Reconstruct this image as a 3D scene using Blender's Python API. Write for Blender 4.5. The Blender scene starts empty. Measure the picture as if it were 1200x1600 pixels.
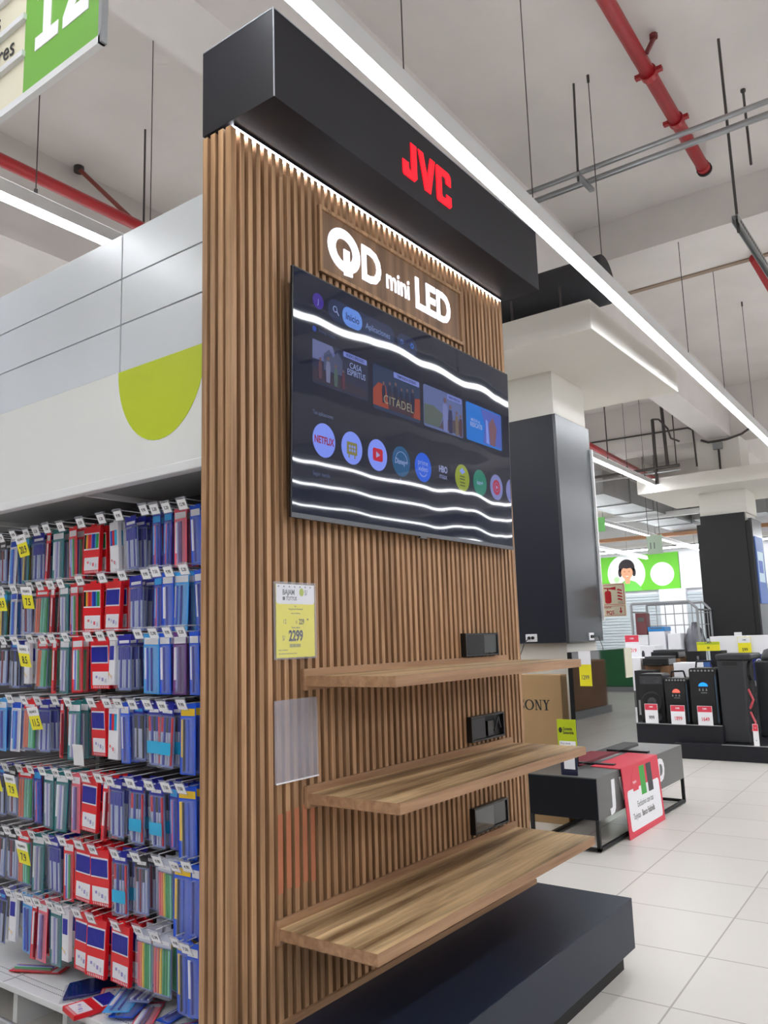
import bpy, math, random
from mathutils import Vector, Matrix
random.seed(7)
SC = bpy.context.scene
COL = SC.collection
# ---------------------------------------------------------------- camera
YAW, PITCH, ROLL, FPX, EYE = 0.632666, 0.156446, -0.0306666, 1266.16, 1.5
fw = Vector((math.cos(PITCH)*math.cos(YAW), math.cos(PITCH)*math.sin(YAW), math.sin(PITCH)))
rt = Vector((math.sin(YAW), -math.cos(YAW), 0)); up = rt.cross(fw)
cr, sr = math.cos(ROLL), math.sin(ROLL)
rt, up = cr*rt + sr*up, -sr*rt + cr*up
cam_data = bpy.data.cameras.new('camera'); cam = bpy.data.objects.new('camera', cam_data); COL.objects.link(cam)
cam.matrix_world = Matrix(((rt.x, up.x, -fw.x, 0), (rt.y, up.y, -fw.y, 0), (rt.z, up.z, -fw.z, EYE), (0, 0, 0, 1)))
cam_data.sensor_fit = 'VERTICAL'; cam_data.sensor_height = 36; cam_data.lens = FPX*36/1600; cam_data.clip_end = 200
SC.camera = cam
# ---------------------------------------------------------------- world, exposure
SC.view_settings.view_transform = 'Standard'; SC.view_settings.look = 'None'
SC.view_settings.gamma = 1; SC.view_settings.use_curve_mapping = False
SC.view_settings.exposure = 0.15
W = bpy.data.worlds.new('world'); SC.world = W; W.use_nodes = True
W.node_tree.nodes['Background'].inputs[0].default_value = (.8, .85, .9, 1)
W.node_tree.nodes['Background'].inputs[1].default_value = 0.25
STRIP_POWER = 34.0

# ---------------------------------------------------------------- helpers
def lin(c):
    return tuple((v/255/12.92 if v/255 <= .04045 else ((v/255+.055)/1.055)**2.4) for v in c)
_M = {}
def mat(name, rgb, rough=.6, metal=0, emit=0, spec=.5, alpha=1, coat=0, bump=0, bscale=60, var=0):
    if name in _M: return _M[name]
    m = bpy.data.materials.new(name); m.use_nodes = True; n = m.node_tree.nodes; l = m.node_tree.links
    b = n['Principled BSDF']; c = (*lin(rgb), 1)
    b.inputs['Base Color'].default_value = c; b.inputs['Roughness'].default_value = rough
    b.inputs['Metallic'].default_value = metal; b.inputs['Specular IOR Level'].default_value = spec
    b.inputs['Alpha'].default_value = alpha; b.inputs['Coat Weight'].default_value = coat
    if emit:
        b.inputs['Emission Color'].default_value = c; b.inputs['Emission Strength'].default_value = emit
    tc = n.new('ShaderNodeTexCoord'); nz = n.new('ShaderNodeTexNoise')
    nz.inputs['Scale'].default_value = bscale; l.new(tc.outputs['Object'], nz.inputs['Vector'])
    if bump:
        bp = n.new('ShaderNodeBump'); bp.inputs['Strength'].default_value = bump; bp.inputs['Distance'].default_value = .002
        l.new(nz.outputs[0], bp.inputs['Height']); l.new(bp.outputs[0], b.inputs['Normal'])
    if var:
        mx = n.new('ShaderNodeMix'); mx.data_type = 'RGBA'; nz2 = n.new('ShaderNodeTexNoise'); nz2.inputs['Scale'].default_value = 1.6
        nz2.inputs['Detail'].default_value = 5; l.new(tc.outputs['Object'], nz2.inputs['Vector'])
        rp = n.new('ShaderNodeMapRange'); rp.inputs[1].default_value = .35; rp.inputs[2].default_value = .65
        l.new(nz2.outputs[0], rp.inputs[0]); l.new(rp.outputs[0], mx.inputs[0])
        mx.inputs[6].default_value = c; mx.inputs[7].default_value = tuple(v*(1-var) for v in c[:3])+(1,)
        l.new(mx.outputs[2], b.inputs['Base Color'])
    _M[name] = m; return m
def wood(name, dark, light, axis, scale, stretch, rough=.5, rings=False, tone=0):
    m = bpy.data.materials.new(name); m.use_nodes = True; n = m.node_tree.nodes; l = m.node_tree.links
    b = n['Principled BSDF']; b.inputs['Roughness'].default_value = rough; b.inputs['Specular IOR Level'].default_value = .35
    tc = n.new('ShaderNodeTexCoord'); mp = n.new('ShaderNodeMapping'); sc = [1, 1, 1]; sc[axis] = stretch
    mp.inputs['Scale'].default_value = sc; l.new(tc.outputs['Object'], mp.inputs['Vector'])
    nz = n.new('ShaderNodeTexNoise'); nz.inputs['Scale'].default_value = scale; nz.inputs['Detail'].default_value = 8
    nz.inputs['Roughness'].default_value = .62; nz.inputs['Distortion'].default_value = 1.2 if rings else .3
    l.new(mp.outputs[0], nz.inputs['Vector'])
    fac = nz.outputs[0]
    if rings:
        wv = n.new('ShaderNodeTexWave'); wv.bands_direction = 'Y'; wv.inputs['Scale'].default_value = 2.2
        wv.inputs['Distortion'].default_value = 14; wv.inputs['Detail'].default_value = 4; wv.inputs['Detail Scale'].default_value = 1.4
        l.new(mp.outputs[0], wv.inputs['Vector'])
        ad = n.new('ShaderNodeMix'); ad.inputs[0].default_value = .25
        l.new(nz.outputs[0], ad.inputs[2]); l.new(wv.outputs[1], ad.inputs[3]); fac = ad.outputs[0]
    cr_ = n.new('ShaderNodeValToRGB'); e = cr_.color_ramp.elements
    e[0].position = .3; e[0].color = (*lin(dark), 1); e[1].position = .7; e[1].color = (*lin(light), 1)
    l.new(fac, cr_.inputs[0]); out = cr_.outputs[0]
    if tone:
        n2 = n.new('ShaderNodeTexNoise'); n2.inputs['Scale'].default_value = 1; n2.inputs['Detail'].default_value = 0
        m2 = n.new('ShaderNodeMapping'); s2 = [26, 26, 26]; s2[axis] = .6; m2.inputs['Scale'].default_value = s2
        l.new(tc.outputs['Object'], m2.inputs['Vector']); l.new(m2.outputs[0], n2.inputs['Vector'])
        hs = n.new('ShaderNodeHueSaturation'); mr = n.new('ShaderNodeMapRange')
        mr.inputs[1].default_value = .3; mr.inputs[2].default_value = .7; mr.inputs[3].default_value = 1-tone; mr.inputs[4].default_value = 1+tone
        l.new(n2.outputs[0], mr.inputs[0]); l.new(mr.outputs[0], hs.inputs['Value']); l.new(out, hs.inputs['Color']); out = hs.outputs[0]
    l.new(out, b.inputs['Base Color'])
    bp = n.new('ShaderNodeBump'); bp.inputs['Strength'].default_value = .15; bp.inputs['Distance'].default_value = .002
    l.new(nz.outputs[0], bp.inputs['Height']); l.new(bp.outputs[0], b.inputs['Normal'])
    return m

class MB:
    def __init__(s): s.v = []; s.f = []; s.m = []
    def add(s, vs, fs, mi=0):
        o = len(s.v); s.v += [tuple(p) for p in vs]; s.f += [tuple(i+o for i in f) for f in fs]; s.m += [mi]*len(fs); return s
    def box(s, x0, x1, y0, y1, z0, z1, mi=0, skip=()):
        v = [(x, y, z) for x in (x0, x1) for y in (y0, y1) for z in (z0, z1)]
        F = dict(x0=(0, 1, 3, 2), x1=(4, 6, 7, 5), y0=(0, 4, 5, 1), y1=(2, 3, 7, 6), z0=(0, 2, 6, 4), z1=(1, 5, 7, 3))
        return s.add(v, [f for k, f in F.items() if k not in skip], mi)
    def cyl(s, a, b, r, n=10, mi=0, r2=None, caps=True):
        a = Vector(a); b = Vector(b); d = (b-a).normalized(); r2 = r if r2 is None else r2
        u = d.orthogonal().normalized(); w = d.cross(u)
        v = []
        for c, q in ((a, r), (b, r2)):
            v += [c+q*(math.cos(2*math.pi*i/n)*u+math.sin(2*math.pi*i/n)*w) for i in range(n)]
        f = [(i, (i+1) % n, n+(i+1) % n, n+i) for i in range(n)]
        if caps: f += [tuple(range(n-1, -1, -1)), tuple(range(n, 2*n))]
        return s.add(v, f, mi)
    def tube(s, pts, r, n=8, mi=0):
        for a, b in zip(pts, pts[1:]): s.cyl(a, b, r, n, mi)
        return s
    def prism(s, M, poly, d0, d1, mi=0):
        # polygon in the local xy plane of M, from local z d0 to d1
        n = len(poly); v = [M @ Vector((x, y, d)) for d in (d0, d1) for x, y in poly]
        f = [(i, (i+1) % n, n+(i+1) % n, n+i) for i in range(n)]+[tuple(range(n-1, -1, -1)), tuple(range(n, 2*n))]
        return s.add(v, f, mi)
    def lathe(s, M, prof, n=20, mi=0):
        v = []; f = []
        for r, z in prof: v += [M @ Vector((r*math.cos(2*math.pi*i/n), r*math.sin(2*math.pi*i/n), z)) for i in range(n)]
        for k in range(len(prof)-1): f += [(k*n+i, k*n+(i+1) % n, (k+1)*n+(i+1) % n, (k+1)*n+i) for i in range(n)]
        f += [tuple(range(n-1, -1, -1)), tuple(range((len(prof)-1)*n, len(prof)*n))]
        return s.add(v, f, mi)
    def build(s, name, mats, parent=None, bevel=0, smooth=False):
        o = ORG.get(parent.name, Vector()) if parent else Vector()
        me = bpy.data.meshes.new(name); me.from_pydata([Vector(p)-o for p in s.v], [], s.f)
        for m in (mats if isinstance(mats, (list, tuple)) else [mats]): me.materials.append(m)
        me.polygons.foreach_set('material_index', s.m)
        if smooth: me.polygons.foreach_set('use_smooth', [True]*len(s.f))
        me.validate(); me.update()
        import bmesh
        bm = bmesh.new(); bm.from_mesh(me); bmesh.ops.recalc_face_normals(bm, faces=bm.faces); bm.to_mesh(me); bm.free()
        ob = bpy.data.objects.new(name, me); COL.objects.link(ob)
        if parent: ob.parent = parent
        ORG[ob.name] = o.copy()
        if bevel:
            b = ob.modifiers.new('bevel', 'BEVEL'); b.width = bevel; b.segments = 2; b.limit_method = 'ANGLE'
        return ob
ORG = {}
LABELS = []
def tag(o, label, cat, group=None):
    assert 4 <= len(label.split()) <= 16, (len(label.split()), label)
    o['label'] = label; o['category'] = cat
    if group: o['group'] = group
    return o
def thing(name, label, cat, loc, group=None):
    o = bpy.data.objects.new(name, None); COL.objects.link(o); o.location = loc; o.empty_display_size = .05
    ORG[o.name] = Vector(loc); return tag(o, label, cat, group)
def struct(o, label=None):
    o['kind'] = 'structure'
    if label: o['label'] = label
    return o
def copy_tree(o, parent=None):
    c = o.copy(); COL.objects.link(c)
    if parent: c.parent = parent
    for ch in o.children: copy_tree(ch, c)
    return c
def FY(x, y, z):   # text facing -Y
    return Matrix(((1, 0, 0, x), (0, 0, -1, y), (0, 1, 0, z), (0, 0, 0, 1)))
def FX(x, y, z):   # facing -X
    return Matrix(((0, 0, -1, x), (-1, 0, 0, y), (0, 1, 0, z), (0, 0, 0, 1)))
_T = {}
def text(name, body, size, M, m, parent=None, depth=.001, bold=0, sx=1, align='LEFT', shear=0, space=1):
    key = (body, bold, align, round(depth/size, 3), shear, space)
    if key not in _T:
        cu = bpy.data.curves.new('t', 'FONT'); cu.body = body; cu.size = 1; cu.offset = bold; cu.align_x = align
        cu.extrude = depth/size/2; cu.shear = shear; cu.resolution_u = 3; cu.space_character = space
        ob = bpy.data.objects.new('t', cu); COL.objects.link(ob)
        bpy.context.view_layer.update()
        me = bpy.data.meshes.new_from_object(ob.evaluated_get(bpy.context.evaluated_depsgraph_get()))
        _T[key] = ([v.co.copy() for v in me.vertices], [tuple(p.vertices) for p in me.polygons])
        bpy.data.objects.remove(ob); bpy.data.curves.remove(cu); bpy.data.meshes.remove(me)
    vs, fs = _T[key]
    mb = MB(); mb.add([M @ Vector((v.x*size*sx, v.y*size, v.z*size+depth/2)) for v in vs], fs)
    return mb.build(name, m, parent)
def circle(r, n=28, cx=0, cy=0, ry=None):
    ry = r if ry is None else ry
    return [(cx+r*math.cos(2*math.pi*i/n), cy+ry*math.sin(2*math.pi*i/n)) for i in range(n)]
def rrect(x0, x1, y0, y1, r, n=5):
    p = []
    for cx, cy, a in ((x1-r, y1-r, 0), (x0+r, y1-r, 90), (x0+r, y0+r, 180), (x1-r, y0+r, 270)):
        p += [(cx+r*math.cos(math.radians(a+90*i/n)), cy+r*math.sin(math.radians(a+90*i/n))) for i in range(n+1)]
    return p

# ---------------------------------------------------------------- materials
M_ceil = mat('ceiling_paint', (222, 217, 213), .85, bump=.1, bscale=8, var=.07)
M_white = mat('white_paint', (222, 221, 217), .6)
M_soffit = mat('soffit_paint', (225, 222, 214), .7)
M_black = mat('black_laminate', (34, 34, 41), .5, spec=.3, bump=.05, bscale=200, var=.25)
M_plinth = mat('plinth_laminate', (26, 37, 58), .42, var=.15, spec=.35)
M_blackpl = mat('black_plastic', (24, 24, 26), .35)
M_matte = mat('matte_black', (22, 22, 24), .6)
M_glossb = mat('glossy_black', (10, 10, 14), .08, coat=.5)
M_steel = mat('galvanised_steel', (176, 178, 180), .38, metal=.85, var=.15)
M_grey = mat('grey_metal', (150, 152, 154), .45, metal=.3)
M_dgrey = mat('dark_grey', (62, 63, 66), .6)
M_red = mat('red_pipe_paint', (160, 22, 30), .35)
M_rod = mat('dark_rod', (78, 74, 72), .5, metal=.4)
M_rail = mat('white_metal', (226, 227, 228), .35)
M_paper = mat('paper_white', (246, 246, 250), .6)
M_clear = mat('clear_plastic', (225, 230, 245), .12, alpha=.22)
M_frost = mat('frosted_plastic', (215, 216, 232), .35, alpha=.26)
M_yel = mat('promo_yellow', (246, 236, 44), .5)
M_lime = mat('lime_paint', (186, 202, 30), .5)
M_ink = mat('dark_ink', (40, 42, 44), .6)
M_gink = mat('grey_ink', (96, 100, 98), .6)
M_pink = mat('promo_red', (224, 62, 84), .5)
M_cart = mat('cardboard', (186, 152, 108), .8, var=.1)
M_bcart = mat('brown_cartons', (140, 104, 74), .8, var=.15)
M_up = mat('added_uplight_glow', (247, 250, 255), emit=5.0)  # weak upward glow, added to lift the ceiling brightness
M_glow = mat('strip_diffuser', (247, 250, 255), emit=STRIP_POWER)
M_ledw = mat('led_glow', (232, 242, 255), emit=30)
M_sign = mat('sign_glow', (240, 243, 255), emit=1.15)
M_redglow = mat('red_glow', (255, 0, 26), emit=1.35)
M_slat = wood('slat_oak', (138, 102, 70), (198, 158, 120), 2, 45, .035, .5, tone=.14)
M_backslat = mat('slat_backing', (52, 26, 10), .8)
M_panelw = wood('panel_wood', (112, 84, 62), (150, 118, 92), 2, 24, .03, .5, tone=.16)
M_shelf = wood('rustic_oak', (112, 86, 58), (220, 190, 146), 0, 32, .055, .38, rings=True)
M_edge = wood('oak_edging', (140, 104, 76), (184, 146, 112), 0, 30, .05, .5)

# ---------------------------------------------------------------- structure
X0, X1, Y0, Y1, ZC = -9, 29.2, -14, 15, 5.75
fm = bpy.data.materials.new('floor_tiles'); fm.use_nodes = True
n = fm.node_tree.nodes; l = fm.node_tree.links; b = n['Principled BSDF']
tc = n.new('ShaderNodeTexCoord'); mp = n.new('ShaderNodeMapping'); mp.inputs['Rotation'].default_value = (0, 0, math.radians(-2))
mp.inputs['Location'].default_value = (-3.55, -1.092, 0); l.new(tc.outputs['Object'], mp.inputs['Vector'])
bk = n.new('ShaderNodeTexBrick'); bk.offset = 0; bk.inputs['Scale'].default_value = 1
bk.inputs['Brick Width'].default_value = .605; bk.inputs['Row Height'].default_value = .655
bk.inputs['Mortar Size'].default_value = .0045; bk.inputs['Mortar Smooth'].default_value = .1
bk.inputs['Color1'].default_value = (*lin((218, 214, 207)), 1); bk.inputs['Color2'].default_value = (*lin((213, 208, 201)), 1)
bk.inputs['Mortar'].default_value = (*lin((168, 162, 156)), 1); l.new(mp.outputs[0], bk.inputs['Vector'])
nz = n.new('ShaderNodeTexNoise'); nz.inputs['Scale'].default_value = 3; nz.inputs['Detail'].default_value = 6
l.new(tc.outputs['Object'], nz.inputs['Vector'])
mr = n.new('ShaderNodeMapRange'); mr.inputs[3].default_value = .2; mr.inputs[4].default_value = .42
b.inputs['Roughness'].default_value = .3; l.new(bk.outputs[0], b.inputs['Base Color'])
struct(MB().box(X0, X1, Y0, Y1, -.1, 0).build('floor', fm))
struct(MB().box(X0, X1, Y0, Y1, ZC, ZC+.15).build('ceiling', M_ceil))
M_wall = mat('wall_paint', (205, 203, 200), .8)
M_fwall = mat('far_wall_white', (232, 233, 238), .7)
struct(MB().box(X1, X1+.15, Y0, Y1, 0, ZC).build('wall_far', M_fwall))
struct(MB().box(X0-.15, X0, Y0, Y1, 0, ZC).build('wall_behind', M_wall))
struct(MB().box(X0, X1, Y1, Y1+.15, 0, ZC).build('wall_left', M_wall))
struct(MB().box(X0, X1, Y0-.15, Y0, 0, ZC).build('wall_right', M_wall))
# beams
def along(x, y0): return y0+.024*(x-3.5)
def xbeam(name, xa, xb, ya, yb, za, zb):
    mb = MB(); s = [(xa, along(xa, ya)), (xb, along(xb, ya)), (xb, along(xb, yb)), (xa, along(xa, yb))]
    mb.prism(Matrix(), s, za, zb); return struct(mb.build(name, M_ceil))
xbeam('beam_above_display', X0, X1, 3.0, 3.4, 4.85, ZC)
xbeam('beam_left', X0, X1, 6.1, 6.6, 4.85, ZC)
xbeam('beam_right', X0, X1, -4.6, -4.2, 4.85, ZC)
struct(MB().box(7.83, 8.78, Y0, Y1, 5.33, ZC).build('beam_crossing', M_ceil))
struct(MB().box(14.85, 15.4, Y0, Y1, 4.86, ZC).build('beam_crossing_rear', M_ceil))
struct(MB().box(20.6, 21.2, Y0, Y1, 4.75, ZC).build('beam_crossing_far', M_ceil))
struct(MB().box(8.73, 8.80, Y0, Y1, 5.315, 5.33).build('trim_1', mat('stained_joint', (150, 132, 116), .8)))
# column bodies, soffits round them
def column(xa, ya, tag_):
    struct(MB().box(xa+.031, xa+.70, ya+.031, ya+.75, 0, 4.85).build('column_'+tag_, M_soffit))
    struct(MB().box(xa-.75, xa+1.50, ya-.70, ya+1.61, 3.892, 4.14).build('soffit_'+tag_, M_soffit, bevel=.004))
    struct(MB().box(xa, xa+.728, ya, ya+.78, 3.476, 3.892).build('capital_'+tag_, M_soffit))
column(6.698, 2.964, 'near'); column(14.768, 3.11, 'distant')
M_claddark = mat('navy_black_panel', (20, 25, 40), .45, var=.2)
M_cladgrey = mat('charcoal_gloss_panel', (66, 70, 74), .25)
t = thing('column_cladding', 'tall blue-black panel cladding on the white column beside the wooden display', 'cladding', (6.698, 2.964, 1.43))
MB().box(6.656, 6.698, 2.964, 3.765, 1.429, 3.476).build('front_panel', M_claddark, t)
MB().box(6.656, 7.426, 2.933, 2.964, 1.429, 3.476).build('side_panel', M_cladgrey, t, bevel=.003)
MB().box(7.42, 7.446, 2.912, 2.974, 1.604, 3.268).build('edge_strip', M_rail, t)
t = thing('column_cladding', 'far black panel cladding above the stacked blue and white appliance cartons', 'cladding', (14.768, 3.11, 1.37))
MB().box(14.69, 14.75, 3.151, 3.879, 1.354, 3.476).build('front_panel', M_matte, t)
MB().box(14.71, 14.77, 3.068, 3.952, 1.354, 3.33).build('side_panel', M_matte, t)
MB().box(14.77, 15.5, 3.058, 3.11, 0.98, 3.372).build('wide_panel', M_cladgrey, t)
mb = MB(); mb.box(14.82, 15.39, 3.042, 3.058, 1.916, 3.06)
s = mb.build('poster', mat('poster_blue', (70, 110, 190), .4), t)
MB().box(14.87, 15.29, 3.037, 3.043, 2.28, 2.8).build('picture', mat('poster_pale', (205, 228, 246), .4), s)
MB().box(14.91, 15.18, 3.032, 3.038, 2.436, 2.644).build('picture', mat('poster_royal', (44, 84, 196), .4), s)
# ---------------------------------------------------------------- ceiling strip lights
def strip(name, label, y0, xa, xb, hang, width=.068, flap=0):
    t = thing(name, label, 'ceiling light', (xa, along(xa, y0), 4.0), 'long linear ceiling lights')
    h = MB(); d = MB(); w2 = width/2
    def sec(mb, a, b, z0, z1):
        mb.prism(Matrix(), [(xa, along(xa, y0)+a), (xb, along(xb, y0)+a), (xb, along(xb, y0)+b), (xa, along(xa, y0)+b)], z0, z1)
    sec(h, -w2-.003, w2+.003, 4.010, 4.088); sec(h, -w2*.6, w2*.6, 4.088, 4.10)
    sec(d, -w2, w2, 3.996, 4.010)
    if flap: sec(h, -w2-.006, -w2-.003, 4.088-.092-flap, 4.088); sec(h, w2+.003, w2+.006, 4.088-.092-flap, 4.088)  # added side flaps, cut sideways glare on the near soffit
    h.build('housing', M_rail, t); d.build('diffuser', M_glow, t)
    u = MB(); sec(u, -.018, .018, 4.1002, 4.102); u.build('added_uplight', M_up, t)  # added glowing slit on the housing top, brightens the ceiling
    for x in hang:
        y = along(x, y0)
        mb = MB().cyl((x, y+.02, 4.10), (x, y+.02, ZC), .0035, 6).cyl((x, y+.02, ZC-.06), (x, y+.02, ZC), .011, 8).cyl((x, y+.02, 4.08), (x, y+.02, 4.15), .011, 8)
        mb.build('hanging_wire', M_rod, t)
rows = [
 ('long white strip light running just above the black header of the display', 1.925, -6, 13.6, (1.2, 2.9, 4.34, 5.55, 7.9, 9.4, 11)),
 ('white strip light above the left shelving, behind the white fascia', 4.17, -6, 14.5, (.4, 2.35, 3.17, 6, 9, 11.8, 12.7, 13.6)),
 ('distant strip light left of the far hanging aisle sign', 6.55, 2, 27, (10, 14, 18, 22, 26)),
 ('distant strip light over the roller shutters, farthest to the left', 8.7, 2, 28, (14, 18, 22, 26)),
 ('strip light nearest above the photographer, mirrored as the top bright line in the television', -.50, -6, 26, (1, 4, 7, 10, 14)),
 ('strip light over the aisle behind the photographer, mirrored low in the television', -4.75, -6, 26, (2, 6, 10)),
 ('second lowest strip light mirrored near the bottom of the television', -6.2, -6, 26, (2, 6, 10)),
 ('strip light farthest behind the photographer, mirrored lowest in the television', -8.2, -6, 26, (2, 6, 10)),
 ('strip light in the far left corner of the hall', 11.2, -4, 28, (2, 10, 20)),
 ('far right strip light of the hall along the wall', -10.2, -6, 26, (2, 10, 20)),
]
for lb, y, xa, xb, hg in rows: strip('strip_light', lb, y, xa, xb, hg, .074 if y == 1.925 else .068, .012 if y == 1.925 else 0)

# ---------------------------------------------------------------- the wooden display stand
DL, DR, WY, DB = 1.806, 3.79, 1.941, 2.092
t = thing('display_stand', 'tall slatted wooden television display with a black header, three shelves and black plinth', 'display stand', (2.8, 2.0, 0))
mb = MB(); P = .03975; gw = .0185
mb2 = MB(); mb2.box(DL+.024, DR-.01, WY+.024, DB-.004, .02, 3.315); mb2.build('backing_board', M_backslat, t)
x = DL+.0
k = 0
while x < DR-.02:
    w = P-gw if k else .026
    mb.box(x, x+w, WY, WY+.028, .30, 3.306); x += w+gw if k else .026+gw; k += 1
mb.build('front_slats', M_slat, t, bevel=.0012)
mb = MB()
for i in range(4):
    y = WY+.0+i*.0405
    if i: mb.box(DL, DL+.028, y, y+.025, .02, 3.312)
mb.box(DL+.001, DL+.03, WY+.004, WY+.027, .02, 3.31)
mb.build('side_slats', M_slat, t, bevel=.0012)
MB().box(DR-.006, DR+.002, WY+.002, DB, .02, 3.31).build('end_trim', M_slat, t)
# header box
hd = MB().box(1.803, 3.82, 1.727, 2.085, 3.32, 3.655).build('header', M_black, t)
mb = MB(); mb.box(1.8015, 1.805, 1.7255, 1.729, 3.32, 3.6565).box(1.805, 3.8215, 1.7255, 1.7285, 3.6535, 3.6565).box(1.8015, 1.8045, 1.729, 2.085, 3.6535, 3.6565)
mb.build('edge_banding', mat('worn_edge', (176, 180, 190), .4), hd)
MB().box(1.83, 3.785, 1.9425, 1.966, 3.3085, 3.3195).build('led_strip', M_ledw, t)
MB().box(1.82, 3.79, 1.9385, 1.941, 3.3118, 3.3199).build('added_led_lip', M_black, t)  # added black lip, keeps LED light off the header underside
# header lettering
def logo_jvc(M, h, m, parent, name, d=.003):
    mb = MB(); s = h
    mb.prism(M, [(0, 0), (.46*s, 0), (.58*s, .12*s), (.58*s, 1*s), (.33*s, 1*s), (.33*s, .22*s), (.26*s, .22*s), (.22*s, .26*s), (.22*s, .40*s), (-.04*s, .40*s), (-.04*s, .05*s)], 0, d)
    mb.prism(M, [(.66*s, 1*s), (.89*s, 1*s), (1.05*s, .40*s), (1.21*s, 1*s), (1.44*s, 1*s), (1.19*s, 0), (.92*s, 0)], 0, d)
    mb.prism(M, [(1.53*s, 0), (2.1*s, 0), (2.2*s, .08*s), (2.2*s, .34*s), (1.95*s, .34*s), (1.95*s, .24*s), (1.90*s, .2*s), (1.77*s, .2*s), (1.74*s, .24*s), (1.74*s, .5*s), (1.48*s, .5*s), (1.48*s, .06*s)], 0, d)
    mb.prism(M, [(1.48*s, .5*s), (1.74*s, .5*s), (1.74*s, .76*s), (1.77*s, .8*s), (1.90*s, .8*s), (1.95*s, .76*s), (1.95*s, .64*s), (2.2*s, .64*s), (2.2*s, .92*s), (2.1*s, 1*s), (1.53*s, 1*s), (1.48*s, .95*s)], 0, d)
    return mb.build(name, m, parent)
logo_jvc(FY(2.565, 1.727, 3.398), .170, M_redglow, hd, 'lettering')
# panel with glowing lettering
pn = MB()
pn.box(2.262, 3.34, WY-.006, WY+.01, 2.925, 3.205)
pan = pn.build('sign_panel', M_panelw, t)
fr = MB(); fr.box(2.262, 3.34, WY-.014, WY-.006, 3.19, 3.205).box(2.262, 3.34, WY-.014, WY-.006, 2.925, 2.94)
fr.box(2.262, 2.277, WY-.014, WY-.006, 2.94, 3.19).box(3.325, 3.34, WY-.014, WY-.006, 2.94, 3.19)
fr.build('panel_frame', M_slat, pan)
YL = WY-.006
def ring(M, ro, ri, sx=1, n=36, d=.004):
    mb = MB()
    for i in range(n):
        a, c = 2*math.pi*i/n, 2*math.pi*(i+1)/n
        q = [(sx*ro*math.cos(a), ro*math.sin(a)), (sx*ro*math.cos(c), ro*math.sin(c)), (sx*ri*math.cos(c), ri*math.sin(c)), (sx*ri*math.cos(a), ri*math.sin(a))]
        mb.prism(M, q[::-1], 0, d)
    return mb
mb = ring(FY(2.418, YL, 3.068), .092, .050, 1.12)
mb.prism(FY(2.418, YL, 3.068), [(-.004, .008), (.034, .008), (.034, -.05), (-.004, -.05)], 0, .004)
mb.prism(FY(2.418, YL, 3.068), [(-.004, -.075), (.05, -.055), (.05, -.098), (-.004, -.105)], 0, .004)
mb.build('lettering', M_sign, pan)
text('lettering', 'D', .212, FY(2.525, YL, 2.995), M_sign, pan, .004, .03, .92)
text('lettering', 'mini', .135, FY(2.702, YL, 3.012), M_sign, pan, .004, .012, .80)
text('lettering', 'LED', .205, FY(2.925, YL, 2.998), M_sign, pan, .004, .03, .86, space=1.02)
# plinth
MB().box(DL-.02, 3.82, 1.462, 2.09, .085, .300).build('plinth', M_plinth, t, bevel=.003)
MB().box(DL+.02, 3.776, 1.505, 2.07, 0.0, .085).build('toe_kick', M_matte, t)
MB().box(DL+.02, 3.80, WY-.014, WY-.001, .3005, .322).build('bottom_rail', M_edge, t)
# shelves (board cut at a slant on its left end)
for (xl, xf, z, yf) in ((2.145, 2.14, 1.385, 1.545), (2.15, 2.15, .992, 1.55), (2.0, 1.995, .602, 1.535)):
    mb = MB(); yb = WY-.014
    mb.prism(Matrix(), [(xl, yb), (xf, yf), (3.612, yf), (3.612, yb)], z-.036, z)
    sh = mb.build('shelf', M_shelf, t, bevel=.0015)
    e = MB(); e.prism(Matrix(), [(xf, yf-.0015), (3.614, yf-.0015), (3.614, yf), (xf, yf)], z-.0355, z-.0005)
    e.prism(Matrix(), [(xl-.0015, yb), (xf-.0015, yf-.001), (xf, yf-.001), (xl, yb)], z-.0355, z-.0005)
    e.build('edging', M_edge, sh)
    MB().box(xl-.012, 3.62, yb, WY-.001, z-.05, z+.024).build('back_rail', M_edge, sh, bevel=.001)

# socket boxes on the slats
for (xa, xb, za, zb, lb, ty) in ((3.205, 3.512, 1.413, 1.518, 'black glossy outlet box with its cover on, above the top shelf', 0),
                              (3.222, 3.53, 1.034, 1.145, 'black outlet box standing open, above the middle shelf', 1),
                              (3.216, 3.525, .642, .752, 'black outlet box with grey cover, above the lowest shelf', 2)):
    o = thing('outlet_box', lb, 'outlet box', ((xa+xb)/2, WY, za), 'outlet boxes set in the slatted wall')
    mb = MB(); mb.box(xa, xb, WY-.028, WY-.001, za, za+.008).box(xa, xb, WY-.028, WY-.001, zb-.008, zb)
    mb.box(xa, xa+.01, WY-.028, WY-.001, za+.008, zb-.008).box(xb-.01, xb, WY-.028, WY-.001, za+.008, zb-.008)
    mb.build('frame', M_blackpl, o)
    if ty == 1:
        MB().box(xa+.01, xb-.01, WY-.008, WY-.002, za+.008, zb-.008).build('cavity', M_matte, o)
        MB().box(xa+.012, xa+.13, WY-.024, WY-.016, za+.01, zb-.01).build('socket', M_dgrey, o)
        MB().box(xa+.15, xa+.20, WY-.026, WY-.012, za+.015, zb-.03).build('socket', M_blackpl, o)
        MB().tube([(xa+.22, WY-.02, za+.03), (xa+.25, WY-.024, zb-.02), (xa+.28, WY-.02, za+.04)], .005).build('cable', M_dgrey, o)
    else:
        MB().box(xa+.01, xa+.17, WY-.026, WY-.004, za+.008, zb-.008).build('left_cover', M_glossb, o)
        MB().box(xa+.17, xb-.012, WY-.022, WY-.004, za+.012, zb-.008).build('right_cover', mat('grey_cover', (70, 74, 76), .35) if ty == 0 else mat('dark_cover', (44, 46, 50), .2), o)

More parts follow.
